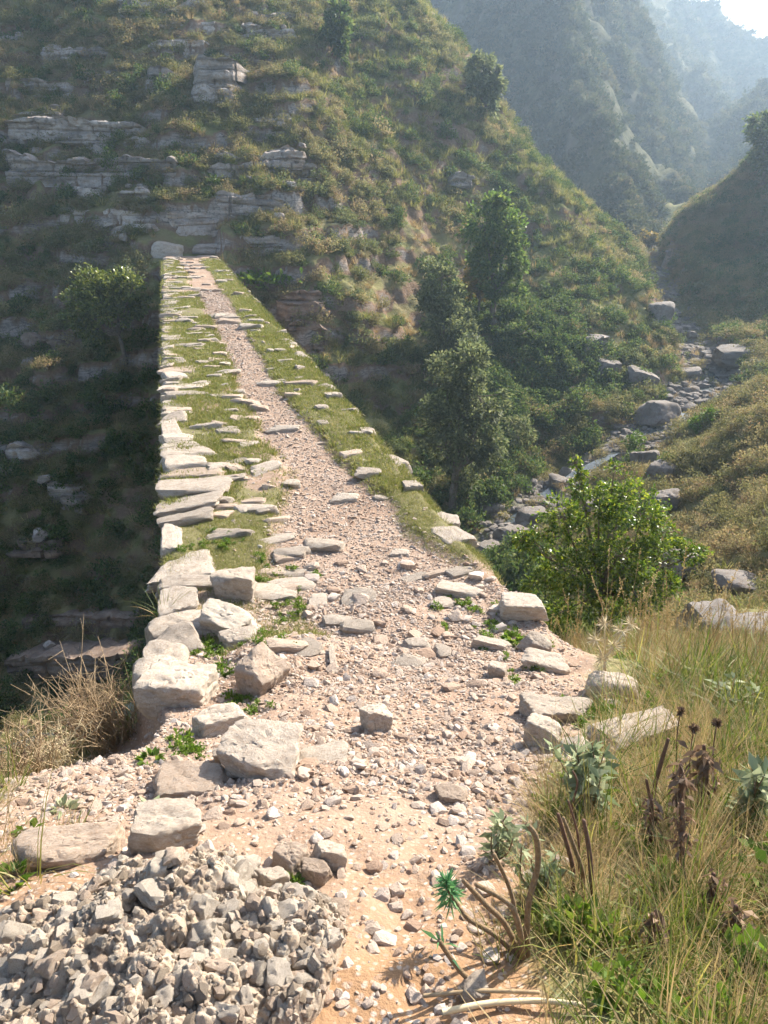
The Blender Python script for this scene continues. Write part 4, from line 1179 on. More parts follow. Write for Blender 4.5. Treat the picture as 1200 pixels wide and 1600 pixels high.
# turf tufts over the gorge sides
n = 60000
y = 9 + 68 * rng.random(n) ** .8; x = rng.uniform(-1, 1, n) * (.60 * y + 5)
k = ~strip(x, y, .3); x = x[k]; y = y[k]
d, _, _ = seg_dist(x, y, STREAM)
zx, zy = normal_up(terrain, x, y)
g = fbm2(x * .12, y * .12, 3, 201)
slope = np.hypot(zx, zy)
rightbank = (d > 0) & (x > 3 + .1 * y) & (y < 34) | (x > 20)
lush = sstep(-.35, .25, g) * np.where(slope > 1.5, .15, 1) * np.where(d < 2.0, .05, 1)
p_green = lush * np.where(rightbank, .22, .85) * np.where(x < -7, .3, 1)
k = rng.random(len(x)) < p_green
P = pts_on(terrain, x[k], y[k]); dd = np.hypot(P[:, 0], P[:, 1])
scatter('grass', 'tuft', P, rng.uniform(.38, .85, len(P)) * np.clip(.55 + dd / 90, .55, 1.1), 'green grass tufts covering the gorge slopes', 'grass')
k2 = (~k) & (rng.random(len(x)) < np.where(rightbank, .16, .22) * np.where(d < 2.0, .1, 1) * np.where(slope > 1.7, .2, 1))
P = pts_on(terrain, x[k2], y[k2]); dd = np.hypot(P[:, 0], P[:, 1])
scatter('dry_grass', 'drytuft', P, rng.uniform(.35, .8, len(P)) * np.clip(.5 + dd / 90, .5, 1.1), 'straw coloured dry grass tufts dotted over the slopes', 'grass')

# scrub
n = 44000
y = 9 + 68 * rng.random(n) ** .8; x = rng.uniform(-1, 1, n) * (.60 * y + 5)
k = ~strip(x, y, 1.0); x = x[k]; y = y[k]
d, _, _ = seg_dist(x, y, STREAM); g = fbm2(x * .2, y * .2, 3, 211)
rightbank = (x > 3 + .1 * y) & (y < 36) | (x > 20)
low = terrain(x, y)
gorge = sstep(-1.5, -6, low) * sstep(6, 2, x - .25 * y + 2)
pr = sstep(-.4, .4, g) * .52 * np.where(d < 1.6, .06, 1)
ra = rng.random(len(x))
kb = (rightbank & (ra < .62 * np.where(d < 1.6, .1, 1))) | ((x < -4) & (y > 36) & (ra < .38)) | ((x < -5) & (y <= 36) & (ra < .3))
P = pts_on(terrain, x[kb], y[kb]); dd = np.hypot(P[:, 0], P[:, 1])
scatter('heath', 'heath', P, rng.uniform(.4, 1.2, len(P)) * np.clip(.5 + dd / 50, .5, 1.3), 'low brown heath scrub covering the right bank', 'scrub')
ks = (~rightbank) & (~kb) & (ra < pr) & (rng.random(len(x)) > gorge * .6)
P = pts_on(terrain, x[ks], y[ks])
scatter('scrub', 'shrub', P, rng.uniform(.5, 1.45, len(P)) * rng.uniform(.75, 1.15, len(P)), 'grey green scrub dotted over the hillside', 'scrub')
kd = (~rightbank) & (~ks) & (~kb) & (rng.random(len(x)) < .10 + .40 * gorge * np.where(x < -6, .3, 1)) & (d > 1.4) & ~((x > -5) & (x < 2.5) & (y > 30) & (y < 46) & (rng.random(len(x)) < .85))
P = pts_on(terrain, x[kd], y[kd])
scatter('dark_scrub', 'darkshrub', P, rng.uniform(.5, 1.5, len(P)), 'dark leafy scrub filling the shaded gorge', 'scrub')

# scrub of the right spur
n = 9000
x = rng.uniform(17, 46, n); y = rng.uniform(42, 84, n); d, _, _ = seg_dist(x, y, STREAM); k = (d > 1.8) & frus(x, y, 0); x = x[k]; y = y[k]
P = pts_on(terrain, x, y); kk = rng.random(len(P)) < .72
scatter('spur_heath', 'heath', P[kk], rng.uniform(.6, 2.0, kk.sum()), 'olive brown scrub covering the right hand spur', 'scrub')
scatter('spur_scrub', 'darkshrub', P[~kk], rng.uniform(.6, 1.8, (~kk).sum()), 'dark bushes dotted over the right hand spur', 'scrub')

# thicket round the gorge trees
n = 420
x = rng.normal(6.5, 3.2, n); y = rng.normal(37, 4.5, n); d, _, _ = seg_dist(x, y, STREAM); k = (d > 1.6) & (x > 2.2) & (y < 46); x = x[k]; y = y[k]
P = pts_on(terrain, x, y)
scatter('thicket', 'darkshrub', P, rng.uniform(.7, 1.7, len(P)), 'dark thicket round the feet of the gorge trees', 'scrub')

# rubble along the stream
kit('rubble', [rock_mesh('rubble', 880 + i, M['boulder'], 2, .3, 11, .08, 18) for i in range(8)])
n = 3200
i = rng.uniform(1.0, 9.5, n); j = i.astype(int); f = (i - j)[:, None]; q = STREAM[j] * (1 - f) + STREAM[j + 1] * f
x = q[:, 0] + rng.normal(0, 1.25, n); y = q[:, 1] + rng.normal(0, 1.25, n); sz = np.clip(rng.lognormal(math.log(.13), .55, n), .05, .45)
scatter('streambed_rubble', 'rubble', pts_on(terrain, x, y), np.stack([sz, sz * .8, sz * .6], 1), 'broken grey rubble filling the stream bed', 'rubble')

# far mountains
n = 60000
y = 82 + 330 * rng.random(n) ** 1.5; x = y * rng.uniform(.02, .62, n)
ok = ~((y < 98) & (x < 24)); x = x[ok]; y = y[ok]
z = farhill(x, y); g = fbm2(x * .06, y * .06, 3, 221)
k = rng.random(len(x)) < .04 + .75 * sstep(-.2, .4, g)
P = np.stack([x[k], y[k], z[k]], 1)
scatter('mountain_scrub', 'farshrub', P, rng.uniform(.6, 1.8, len(P)) * (.8 + P[:, 1] / 260), 'fine scrub speckling the far mountain spurs', 'scrub')
k = ~k & (rng.random(len(x)) < .32 * sstep(-.1, .4, fbm2(x * .09, y * .09, 3, 225)))
P = np.stack([x[k], y[k], z[k]], 1)
scatter('mountain_trees', 'fardark', P, rng.uniform(.8, 2.4, len(P)) * (.8 + P[:, 1] / 260), 'dark bushes speckling the far mountain spurs', 'scrub')

# turf on the deck
n = 70000
s = .0 + 33 * rng.random(n) ** 1.5; c = rng.uniform(.03, BW - .03, n)
tr = deck_track(s, c)
q = (1 - tr) * sstep(-.6, 0, fbm2(s * .9, c * 1.4, 3, 93)) * sstep(.0, .9, s) * (1 - .5 * sstep(14, 20, s))
q = np.where(c > 1.5, np.maximum(q, .55 * (1 - tr) * sstep(.0, .9, s) * (1 - .5 * sstep(14, 20, s))), q * .8)
k = rng.random(n) < q
x, y = bridge_xy(s[k], c[k])
nearm = s[k] < 2.2
P = np.stack([x, y, deck_z(x, y)], 1)
scatter('turf', 'turf', P[nearm], rng.uniform(.5, 1.2, nearm.sum()), 'short green turf beside the track near the bridge end', 'grass')
scatter('turf_far', 'lawn', P[~nearm], rng.uniform(.5, 1.2, (~nearm).sum()) * (.8 + s[k][~nearm] / 40), 'short turf lining both sides of the bridge track', 'grass')
# extra near turf, since blades there are fine
n = 22000
s = rng.uniform(.1, 3.2, n); c = rng.uniform(.3, BW, n); tr = deck_track(s, c)
k = rng.random(n) < (1 - tr) * sstep(-.5, .1, fbm2(s * .9, c * 1.4, 3, 93)) * sstep(.1, .8, s)
x, y = bridge_xy(s[k], c[k])
scatter('turf_near', 'turf', np.stack([x, y, deck_z(x, y)], 1), rng.uniform(.5, 1.1, k.sum()), 'fine short grass between the kerb stones', 'grass')

n = 5000
s = rng.uniform(-.6, 1.6, n); c = rng.uniform(.05, .95, n); k = rng.random(n) < sstep(-.15, .35, fbm2(s * 2.2, c * 2.2, 3, 97)); x, y = bridge_xy(s[k], c[k])
scatter('kerb_grass', 'turf', np.stack([x, y, ground(x, y)], 1), rng.uniform(.5, 1.4, k.sum()), 'fresh grass growing round the big kerb blocks', 'grass')

# weeds between the kerb stones
wp = []
for (u, v, nn, sp) in [(330, 1015, 16, 22), (385, 1100, 12, 20), (430, 905, 14, 30), (415, 1000, 12, 14), (365, 850, 10, 20), (295, 1170, 8, 14), (770, 985, 16, 26), (810, 1005, 14, 20), (730, 945, 8, 22), (455, 930, 10, 20),
                        (460, 960, 8, 20), (300, 860, 8, 18), (410, 880, 8, 20), (350, 1050, 8, 10), (420, 1430, 5, 10), (830, 1050, 8, 14), (880, 1110, 6, 20), (330, 1495, 3, 8), (430, 1505, 3, 6), (480, 1020, 6, 10), (920, 1120, 6, 16), (465, 1390, 2, 5)]:
    for q in range(nn):
        h = hit(u + random.gauss(0, sp), v + random.gauss(0, sp * .5)); wp.append(h[:3])
wp = np.array(wp)
scatter('weeds', 'weed', wp, rng.uniform(.5, 1.3, len(wp)), 'bright green weeds in the joints between kerb stones', 'weeds')

# chips set all over the conglomerate
n = 5200
x = rng.uniform(-.62, .44, n); y = rng.uniform(-.36, .36, n); hh = outcrop_h(x, y); k = hh > .0; x = x[k]; y = y[k]; hh = hh[k]
kit('chip', [rock_mesh('chip', 870 + i, M[('pitted', 'matrix', 'redstone')[i % 3]], 1, .3, 9, .1, 20) for i in range(9)])
zz = ground(x + ocx, y + ocy) - ocz + hh; sz = np.clip(rng.lognormal(math.log(.0065), .5, len(x)), .0025, .02)
rot = rng.normal(0, .7, (len(x), 3)); rot[:, 2] = rng.uniform(0, 6.28, len(x))
o = scatter('cemented_chips', 'chip', np.stack([x, y, zz - sz * .2], 1), np.stack([sz * 1.2, sz * .9, sz * .9], 1), None, None, rot); o.parent = outc

# gravel on the path and the track
n = 90000
x = rng.uniform(-1.9, 1.5, n); y = .9 + 4.0 * rng.random(n)
right = np.interp(y, [0, 1.2, 1.7, 2.2, 2.8, 3.4, 4, 6], [.12, .2, .38, .62, .85, 1.0, 1.2, 1.2])
k = (x < right + rng.normal(0, .08, n)) & ~((y > 3.1) & (x < -1.15)); x = x[k]; y = y[k]
den = .30 + .7 * sstep(-.4, .3, fbm2(x * 2, y * 2, 3, 231)); den *= .45 + .55 * sstep(1.5, 2.2, y)
k = rng.random(len(x)) < den; x = x[k]; y = y[k]
sz = np.clip(rng.lognormal(math.log(.006), .6, len(x)), .002, .03)
scl = np.stack([sz * rng.uniform(.8, 1.3, len(x)), sz * rng.uniform(.6, 1, len(x)), sz * rng.uniform(.4, .8, len(x))], 1)
rot = np.stack([rng.normal(0, .3, len(x)), rng.normal(0, .3, len(x)), rng.uniform(0, 6.28, len(x))], 1)
scatter('gravel', 'gravel', np.stack([x, y, ground(x, y) + sz * .15], 1), scl, 'pinkish loose gravel strewn over the earth path', 'gravel', rot)
n = 70000
s = -.2 + 21 * rng.random(n) ** 1.7; c = rng.uniform(.1, BW - .1, n)
k = rng.random(n) < (.05 + .95 * deck_track(s, c)) ; s = s[k]; c = c[k]
x, y = bridge_xy(s, c); sz = np.clip(rng.lognormal(math.log(.007), .5, len(x)), .003, .03) * (1 + s / 22)
scl = np.stack([sz * rng.uniform(.8, 1.3, len(x)), sz * rng.uniform(.6, 1, len(x)), sz * rng.uniform(.4, .7, len(x))], 1)
rot = np.stack([rng.normal(0, .3, len(x)), rng.normal(0, .3, len(x)), rng.uniform(0, 6.28, len(x))], 1)
scatter('track_gravel', 'gravel', np.stack([x, y, deck_z(x, y) + sz * .1], 1), scl, 'pale gravel worn along the bridge track', 'gravel', rot)

# long grass of the near right bank
n = 8000
y = .75 + 6.4 * rng.random(n) ** 1.15; x = rng.uniform(.05, 1, n) * 4.2
right = np.interp(y, [0, 1.2, 1.7, 2.2, 2.8, 3.4, 4, 4.6, 7], [.12, .22, .42, .70, 1.02, 1.38, 1.6, 1.6, 1.3])
e = x - right + .12 * fbm2(x * 2, y * 2, 3, 241)
k = (rng.random(n) < sstep(-.05, .35, e)) & (np.abs(x) < .52 * y + 1.2); x = x[k]; y = y[k]
patch = fbm2(x * 1.2, y * 1.2, 3, 245)
gk = rng.random(len(x)) < .30 + .5 * sstep(-.3, .4, patch) * sstep(5, 3, y)
P = np.stack([x, y, ground(x, y)], 1)
q = rng.random(len(P)) < .10
scatter('bank_weeds', 'weed', P[q], rng.uniform(1.0, 2.6, q.sum()), 'low leafy weeds under the long bank grass', 'weeds')
shrt = np.interp(P[:, 1], [.8, 1.6, 2.4, 3.2], [.62, .7, .9, 1])
scatter('long_grass', 'longgrass', P[gk], rng.uniform(.45, 1.2, gk.sum()) * shrt[gk], 'long green and yellow grass on the near right bank', 'grass')
scatter('long_dry_grass', 'drygrass_near', P[~gk], rng.uniform(.5, 1.2, (~gk).sum()) * shrt[~gk], 'bleached dry grass mixed through the near right bank', 'grass')
kit('litter', [tuft_mesh(795 + i, 'drygrass', 16, .16, .003, .06, 1.35, .3) for i in range(5)])
q = rng.random(len(P)) < .75
scatter('dead_litter', 'litter', P[q] + np.array([0, 0, .012]), rng.uniform(.6, 1.3, q.sum()), 'fallen dead straw lying under the bank grass', 'litter')
n = 120
y = 2.6 + 4.0 * rng.random(n); x = rng.uniform(1.35, 3.4, n); k = np.abs(x) < .5 * y + .8; x = x[k]; y = y[k]
scatter('seed_stalks', 'seedstalk', np.stack([x, y, ground(x, y)], 1), rng.uniform(.5, .85, k.sum()), 'tall straw seed stalks rising over the bank grass', 'grass')
# dry grass of the near left bank
n = 900
x = rng.uniform(-3.2, -.85, n); y = 1.4 + 3.0 * rng.random(n)
lim = np.interp(y, [1, 1.6, 2.0, 2.6, 3.2, 4.5], [-.95, -1.02, -1.25, -1.35, -1.45, -1.6])
k = rng.random(n) < sstep(.15, -.25, x - lim + .15 * fbm2(x * 3, y * 3, 2, 251)); x = x[k]; y = y[k]
P = np.stack([x, y, ground(x, y)], 1); gk = rng.random(len(x)) < .35
scatter('bank_grass', 'longgrass', P[gk], rng.uniform(.35, .8, gk.sum()), 'sparse green grass at the left edge of the path', 'grass')
scatter('bank_dry_grass', 'drygrass_near', P[~gk], rng.uniform(.5, 1.1, (~gk).sum()), 'dry tangled grass at the left edge of the path', 'grass')

# ================================================================== TREES AND SHRUBS ONE CAN TELL APART
def make_tree(name, label, cat, base_uv, blobs, mat, nl, leaf, yy=None, trunk=.12, seed=0, group=None, aspect=.5, thick=.7, part='crown', sub=22, droop=.25):
    """blobs are (u, v, radius) in photo pixels, turned into real lumps of foliage round the trunk's own place"""
    r = np.random.default_rng(seed)
    h = hit(*base_uv) if yy is None else (*at(base_uv[0], base_uv[1], yy), math.hypot(yy, 3) / FPX)
    bx, by = h[0], h[1]; bz = float(ground(bx, by)[0]); mpp = h[3]
    root = link(name, None, label=label, cat=cat, group=group, loc=(bx, by, bz))
    W = Acc(); Lf = Acc(); cs = []
    for (u, v, rad) in blobs:
        p = np.array(at(u, v, by)); p[1] += r.uniform(-.5, .5) * rad * mpp * 1.4
        p = p - np.array([bx, by, bz]); rr = rad * mpp * 1.02
        cs.append((p, rr))
    tot = sum(q[1] ** 2 for q in cs)
    cen = np.mean([q[0] for q in cs], axis=0)
    fork = np.array([cen[0] * .35, cen[1] * .35, max(.12, cen[2] * .45)])
    mid = fork * .5 + r.normal(0, .06, 3) * fork[2]
    V, F = tube([(0, 0, -.3), mid, fork], [trunk, trunk * .85, trunk * .65], 8); W.add(V, F)
    for p, rr in cs:
        q = (fork + p) / 2 + r.normal(0, .12, 3) * rr
        V, F = tube([fork, q, p], [trunk * .55, trunk * .35, trunk * .15], 6); W.add(V, F)
        n = int(nl * rr * rr / tot)
        m = sub
        sc = unit(r.normal(size=(m, 3))) * (rr * r.uniform(.35, 1.05, m))[:, None]; sc[:, 2] *= .9
        for k in range(0, m, 3):
            V, F = tube([p, p + sc[k] * .55 + r.normal(0, .03, 3), p + sc[k]], [trunk * .14, trunk * .09, trunk * .03], 4); W.add(V, F)
        k = r.integers(0, m, n)
        P = p + sc[k] + r.normal(size=(n, 3)) * (rr * .15 * r.uniform(.5, 1.4, m)[k])[:, None]
        Lf.add(*leaves(P, leaf * r.uniform(.55, 1.3, n), r, unit(P - p + np.array([0, 0, .25]) * rr), aspect, droop))
    link('trunk', W.mesh('trunk', M['bark']), root)
    link(part, Lf.mesh(part, M[mat]), root)
    return root

make_tree('slender_tree', 'small glossy leaved tree leaning out of the shaded slope left of the bridge', 'tree', (197, 562),
          [(128, 478, 25), (150, 450, 28), (182, 440, 27), (212, 445, 20), (170, 482, 32), (203, 475, 22), (138, 508, 17), (160, 525, 12)], 'leaf_olive', 9500, .17, trunk=.11, seed=11, aspect=.5)
make_tree('gorge_tree', 'tall grey green tree rising from the gorge bottom beyond the bridge', 'tree', (705, 792),
          [(735, 560, 36), (700, 590, 34), (745, 615, 40), (715, 640, 42), (765, 640, 24), (740, 680, 42), (700, 700, 34), (760, 700, 26), (720, 740, 34), (685, 655, 28)], 'leaf_grey', 17000, .17, trunk=.2, seed=12)
make_tree('gorge_tree', 'upper grey green tree on the slope above the tall gorge tree', 'tree', (690, 600),
          [(690, 435, 26), (672, 470, 28), (705, 475, 30), (690, 510, 34), (725, 515, 26), (735, 545, 20), (700, 545, 26)], 'leaf_grey', 11000, .18, trunk=.16, seed=13)
make_tree('dark_tree', 'dark green broad tree on the spur behind the gorge trees', 'tree', (772, 505),
          [(775, 325, 26), (755, 350, 28), (795, 355, 28), (775, 385, 34), (805, 400, 24), (760, 410, 26), (795, 435, 24), (775, 455, 22), (808, 455, 12)], 'leaf_fig', 12000, .22, trunk=.18, seed=14)
make_tree('yellow_tree', 'small yellowing tree tucked under the dark tree', 'tree', (748, 495),
          [(742, 415, 15), (760, 425, 15), (735, 440, 16), (765, 450, 14), (750, 455, 16)], 'leaf_yellow', 3200, .2, trunk=.09, seed=15)
make_tree('pale_tree', 'hazy pale green tree on the crest of the near spur', 'tree', (758, 195),
          [(752, 105, 20), (768, 130, 18), (745, 135, 18), (762, 160, 18), (775, 110, 10)], 'leaf_grey', 4200, .3, trunk=.14, seed=16)
make_tree('bluff_tree', 'dense bush on the bluff at the right edge of the valley', 'tree', (1192, 285),
          [(1195, 190, 18), (1186, 215, 16), (1200, 235, 20), (1190, 255, 14), (1210, 205, 18)], 'leaf_dark', 4200, .32, trunk=.15, seed=17)
make_tree('feathery_shrub', 'pale feathery shrub alone in the dark gorge', 'shrub', (812, 712),
          [(800, 660, 10), (820, 662, 12), (828, 680, 10), (808, 680, 12)], 'leaf_grey', 900, .2, trunk=.05, seed=18, aspect=.25)
make_tree('round_shrub', 'round yellow green shrub at the stream edge beyond the glossy bush', 'shrub', (992, 712),
          [(985, 690, 10), (998, 686, 11), (992, 698, 12)], 'weed', 1100, .12, trunk=.05, seed=19)
make_tree('bright_shrub', 'bright green shrub beside the pale rocks on the right bank', 'shrub', (1100, 675),
          [(1088, 660, 12), (1105, 650, 14), (1118, 658, 11), (1098, 667, 12)], 'weed', 1800, .10, trunk=.05, seed=20)
make_tree('notch_tree', 'small sunlit tree where the valley narrows', 'tree', (1003, 405),
          [(1015, 370, 10), (1000, 380, 11), (1020, 382, 9)], 'leaf_yellow', 1500, .3, trunk=.1, seed=21)
make_tree('upper_tree', 'dark tree high on the hillside near the top edge', 'tree', (528, 95),
          [(530, 25, 20), (520, 45, 16), (535, 55, 18), (528, 75, 16)], 'leaf_dark', 3200, .3, trunk=.15, seed=22)
bush = make_tree('glossy_bush', 'large glossy green bush with yellow tips beside the right kerb', 'bush', (935, 1000),
          [(835, 850, 30), (880, 810, 36), (905, 760, 20), (930, 790, 40), (975, 775, 34), (1010, 810, 40), (900, 870, 48), (960, 860, 54), (1030, 860, 40), (1075, 860, 24), (850, 905, 36), (915, 925, 46),
           (985, 920, 44), (1040, 910, 26), (815, 840, 14), (900, 722, 9), (960, 730, 10), (1100, 862, 10), (965, 965, 34), (880, 960, 30), (905, 738, 12)], 'leaf_bush', 21000, .052, yy=8.2, trunk=.045, seed=23, part='foliage', sub=34)

# single shrubs on the slopes
def single(kname, i, label, u, v, size, cat='shrub', name='shrub', sq=1.0):
    h = hit(u, v)
    c, nk = kits[kname]
    me = c.objects[i % nk].data
    return link(name, me, label=label, cat=cat, group='single shrubs on the slopes', loc=h[:3], rot=(0, 0, random.uniform(0, 6.3)), scale=(size, size, size * sq))
for q in [
    ('heath', 0, 'rounded dry brown shrub just past the far end of the bridge', 385, 402, 1.7), ('heath', 1, 'small tawny shrub right of the rounded dry one', 437, 425, 1.1),
    ('shrub', 2, 'grey green shrub above the red brown cliff', 492, 380, 2.0), ('shrub', 3, 'bushy shrub on the lit slope above the cliff', 545, 345, 1.6),
    ('shrub', 4, 'pale leafy shrub growing against the right kerb halfway along', 545, 628, 1.3), ('shrub', 5, 'grey shrub beside the right kerb near the gorge tree', 622, 705, 1.2),
    ('heath', 2, 'brown shrub on the shaded ledge left of the bridge end', 150, 395, 1.8), ('heath', 3, 'brown shrub below the long rock bed', 130, 330, 2.2),
    ('heath', 4, 'reddish shrub at the left edge under the long rock bed', 25, 350, 2.2), ('heath', 5, 'tawny shrub between the two buttresses', 280, 165, 1.7),
    ('shrub', 0, 'small green shrub on the corner of the long rock bed', 292, 285, .9), ('shrub', 1, 'olive shrub over the slender tree', 150, 425, 1.6),
    ('darkshrub', 0, 'dark shrub at the left frame edge in the gorge shade', 20, 640, 2.0), ('darkshrub', 1, 'dark shrub low against the bridge wall', 215, 700, 1.8),
    ('darkshrub', 2, 'dark shrub below the broken pale rocks', 90, 840, 1.6), ('heath', 1, 'brown shrub in the gorge shade under the slender tree', 110, 620, 1.8),
    ('shrub', 2, 'grey shrub at the foot of the gorge tree', 690, 760, 1.4), ('heath', 0, 'hanging dry shrub below the gorge tree', 700, 810, 1.3),
    ('shrub', 3, 'pale shrub high on the sunny slope', 590, 210, 2.0), ('shrub', 4, 'round shrub at the crest near the top edge', 660, 150, 2.2),
    ('heath', 2, 'round brown shrub on the right bank near the frame edge', 1185, 720, 1.4), ('heath', 3, 'olive brown shrub above the dark round rock', 1085, 745, 1.3),
    ('shrub', 5, 'bleached shrub at the foot of the shaded spur', 1010, 560, 1.8), ('shrub', 1, 'sunlit shrub on the crest of the near spur', 900, 370, 1.9)]:
    single(*q)

# broad-leaved green plants right of the far bridge end
r = np.random.default_rng(41); A = Acc(); h = hit(412, 442)
n = 420; P = np.stack([r.normal(0, .9, n), r.normal(0, .45, n), np.abs(r.normal(.25, .15, n))], 1)
A.add(*leaves(P, r.uniform(.25, .5, n), r, np.tile([0, 0, .8], (n, 1)), .4, .5))
link('leafy_patch', A.mesh('leafy_patch', M['weed']), label='lush broad leaved green patch right of the far bridge end', cat='plant', loc=h[:3])

# ================================================================== NEAR PLANTS
def wp(u, v, y): return np.array(at(u, v, y))
def curve(pts, n=10):
    """smooth line through a few points"""
    pts = np.asarray(pts, float); m = len(pts)
    if m == 2: pts = np.stack([pts[0], (pts[0] + pts[1]) / 2, pts[1]]); m = 3
    t = np.linspace(0, m - 1, n); out = []
    for q in t:
        i = min(int(q), m - 2); f = q - i
        p0 = pts[max(i - 1, 0)]; p1 = pts[i]; p2 = pts[i + 1]; p3 = pts[min(i + 2, m - 1)]
        out.append(.5 * ((2 * p1) + (-p0 + p2) * f + (2 * p0 - 5 * p1 + 4 * p2 - p3) * f * f + (-p0 + 3 * p1 - 3 * p2 + p3) * f ** 3))
    return np.array(out)
def root_at(name, label, cat, p, group=None):
    return link(name, None, label=label, cat=cat, group=group, loc=tuple(p))
def part_tube(name, root, pts, rad, mat, k=8, n=14):
    c = curve(pts, n); rd = np.interp(np.linspace(0, 1, n), np.linspace(0, 1, len(rad)), rad)
    dd_ = unit(c[-1] - c[-2]); c = np.concatenate([c, [c[-1] + dd_ * rd[-1] * .5, c[-1] + dd_ * rd[-1] * .6]]); rd = np.concatenate([rd, [rd[-1] * .75, 1e-4]])
    A = Acc(); V, F = tube(c - np.array(root.location), rd, k); A.add(V, F)
    # rounded end
    return link(name, A.mesh(name, M[mat]), root), c

# sprawling spurge with thick scarred stems
h = hit(818, 1495); b = np.array(h[:3]); Y0 = b[1]
sp = root_at('spurge', 'sprawling spurge with thick bare stems and a blue green tuft at the path edge', 'plant', b)
r = np.random.default_rng(51)
stems = [([b + (0, 0, -.02), wp(775, 1462, Y0 + .02), wp(728, 1432, Y0 + .04), wp(698, 1385, Y0 + .05)], [.0065, .006, .006, .005]),
         ([b + (0, 0, -.02), wp(790, 1445, Y0), wp(758, 1412, Y0 - .01), wp(724, 1376, Y0 - .01)], [.007, .0065, .0065, .005]),
         ([b + (0, 0, -.02), wp(812, 1452, Y0 - .03), wp(795, 1412, Y0 - .03), wp(744, 1382, Y0 - .03)], [.007, .0065, .006, .005]),
         ([b + (.01, 0, -.02), wp(825, 1418, Y0 + .02), wp(840, 1355, Y0 + .03), wp(838, 1310, Y0 + .02), wp(824, 1288, Y0 + .02)], [.007, .007, .007, .0065, .005]),
         ([b + (0, 0, -.02), wp(800, 1400, Y0 + .06), wp(772, 1335, Y0 + .06)], [.0055, .005, .0045]),
         ([wp(765, 1555, Y0 - .10), wp(722, 1520, Y0 - .10), wp(686, 1470, Y0 - .10)], [.006, .006, .005])]
tips = []
for pts, rad in stems:
    _, c = part_tube('stem', sp, pts, rad, 'spurge_stem'); tips.append((c[-1], unit(c[-3] - c[-6])))
def rosette(root, tip, d, n, L, mat, name='leaf_tuft', aspect=.16, back=.06, spread=.8):
    A = Acc(); t = r.random(n)
    P = tip[None] - d[None] * (t * back)[:, None] - np.array(root.location)
    D = unit(r.normal(size=(n, 3)) * spread + d[None] * (1.4 - 1.9 * t)[:, None])
    A.add(*leaves(P, L * r.uniform(.7, 1.1, n), r, D * 1.6, aspect, .35))
    return link(name, A.mesh(name, M[mat]), root)
rosette(sp, tips[0][0] + np.array([0, 0, .012]), unit(np.array([-.2, 0, 1.0])), 150, .046, 'spurge', back=.06, aspect=.13)
rosette(sp, tips[3][0], tips[3][1], 10, .035, 'sage', aspect=.3)
rosette(sp, tips[5][0], tips[5][1], 9, .045, 'spurge', aspect=.18)
h2 = hit(905, 1562)
o = root_at('fallen_stalk', 'smooth yellow green stalk lying along the bottom edge', 'stalk', h2[:3])
part_tube('stem', o, [np.array(hit(u_, v_)[:3]) + (0, 0, .02) for u_, v_ in ((690, 1592), (760, 1578), (840, 1574), (905, 1580))], [.006, .006, .005], 'straw')
o = root_at('fallen_stalk', 'thin straw coloured stalk lying across the dirt below the spurge', 'stalk', hit(750, 1562)[:3])
q0 = np.array(hit(662, 1562)[:3]) + (0, 0, .012); q1 = np.array(hit(840, 1566)[:3]) + (0, 0, .03)
part_tube('stem', o, [q0, (q0 + q1) / 2 + (0, 0, .01), q1], [.004, .0045, .004], 'twig')

# dead stumps of last year's stems
for i, (lab, pts, rad, mt) in enumerate([
    ('blackened stem standing in the grass behind the spurge', [(895, 1355), (880, 1300), (872, 1272)], .0085, 'drystem'),
    ('greenish broken stem beside the blackened one', [(910, 1362), (895, 1318), (880, 1278)], .008, 'spurge_stem'),
    ('thin dark hooked twig above the broken stems', [(893, 1265), (902, 1225), (895, 1205)], .005, 'drystem'),
    ('brown leaning stem over the thin hooked twig', [(905, 1340), (902, 1300), (888, 1252)], .005, 'drystem'),
    ('pinkish dead stem with a blunt top in the grass', [(924, 1375), (920, 1325), (912, 1282)], .0095, 'drystem'),
    ('tall brown stem leaning right behind the withered heads', [(1022, 1235), (1032, 1195), (1044, 1155)], .010, 'drystem'),
    ('black stub left of the withered heads', [(1020, 1275), (1015, 1245), (1010, 1218)], .008, 'drystem')]):
    bb = hit(pts[0][0], pts[0][1] + 40); y0 = bb[1]
    o = root_at('dead_stem', lab, 'dead stem', bb[:3], 'dead stems in the grass')
    part_tube('stem', o, [np.array(bb[:3])] + [wp(u, v, y0) for u, v in pts], [rad * .75, rad * .7, rad * .65, rad * .5], mt)
# withered flower heads on stalks
def withered(lab, u, v, w, hpx, stem_to, n=90, leafy=True):
    bb = hit(u + stem_to[0], v + stem_to[1]); y0 = bb[1]
    o = root_at('withered_stalk', lab, 'withered plant', bb[:3], 'withered stalks in the grass')
    top = wp(u, v - hpx * .5, y0); low = wp(u, v + hpx * .5, y0); mpp = bb[3]
    part_tube('stem', o, [np.array(bb[:3]), low, (low + top) / 2, top], [.006, .006, .007, .005], 'drystem')
    A = Acc(); t = r.random(n)
    P = low + (top - low) * t[:, None] + r.normal(0, w * mpp * .22, (n, 3)) - np.array(o.location)
    D = r.normal(size=(n, 3)) * .5; D[:, 2] -= .7
    A.add(*leaves(P, w * mpp * r.uniform(.35, .8, n), r, D, .35, .5))
    link('withered_leaves', A.mesh('withered_leaves', M['deadhead']), o)
withered('withered brown stalk with a drooping shaggy head, leftmost of the tall pair', 1064, 1225, 30, 60, (0, 90))
withered('withered stalk with curled reddish leaves on a green stem', 1100, 1195, 38, 60, (-12, 80))
withered('thick withered stalk standing below the shaggy head', 1066, 1295, 26, 80, (4, 90), 110)
withered('dark shrivelled clump beside the thick withered stalk', 1018, 1275, 26, 50, (-6, 60), 70)
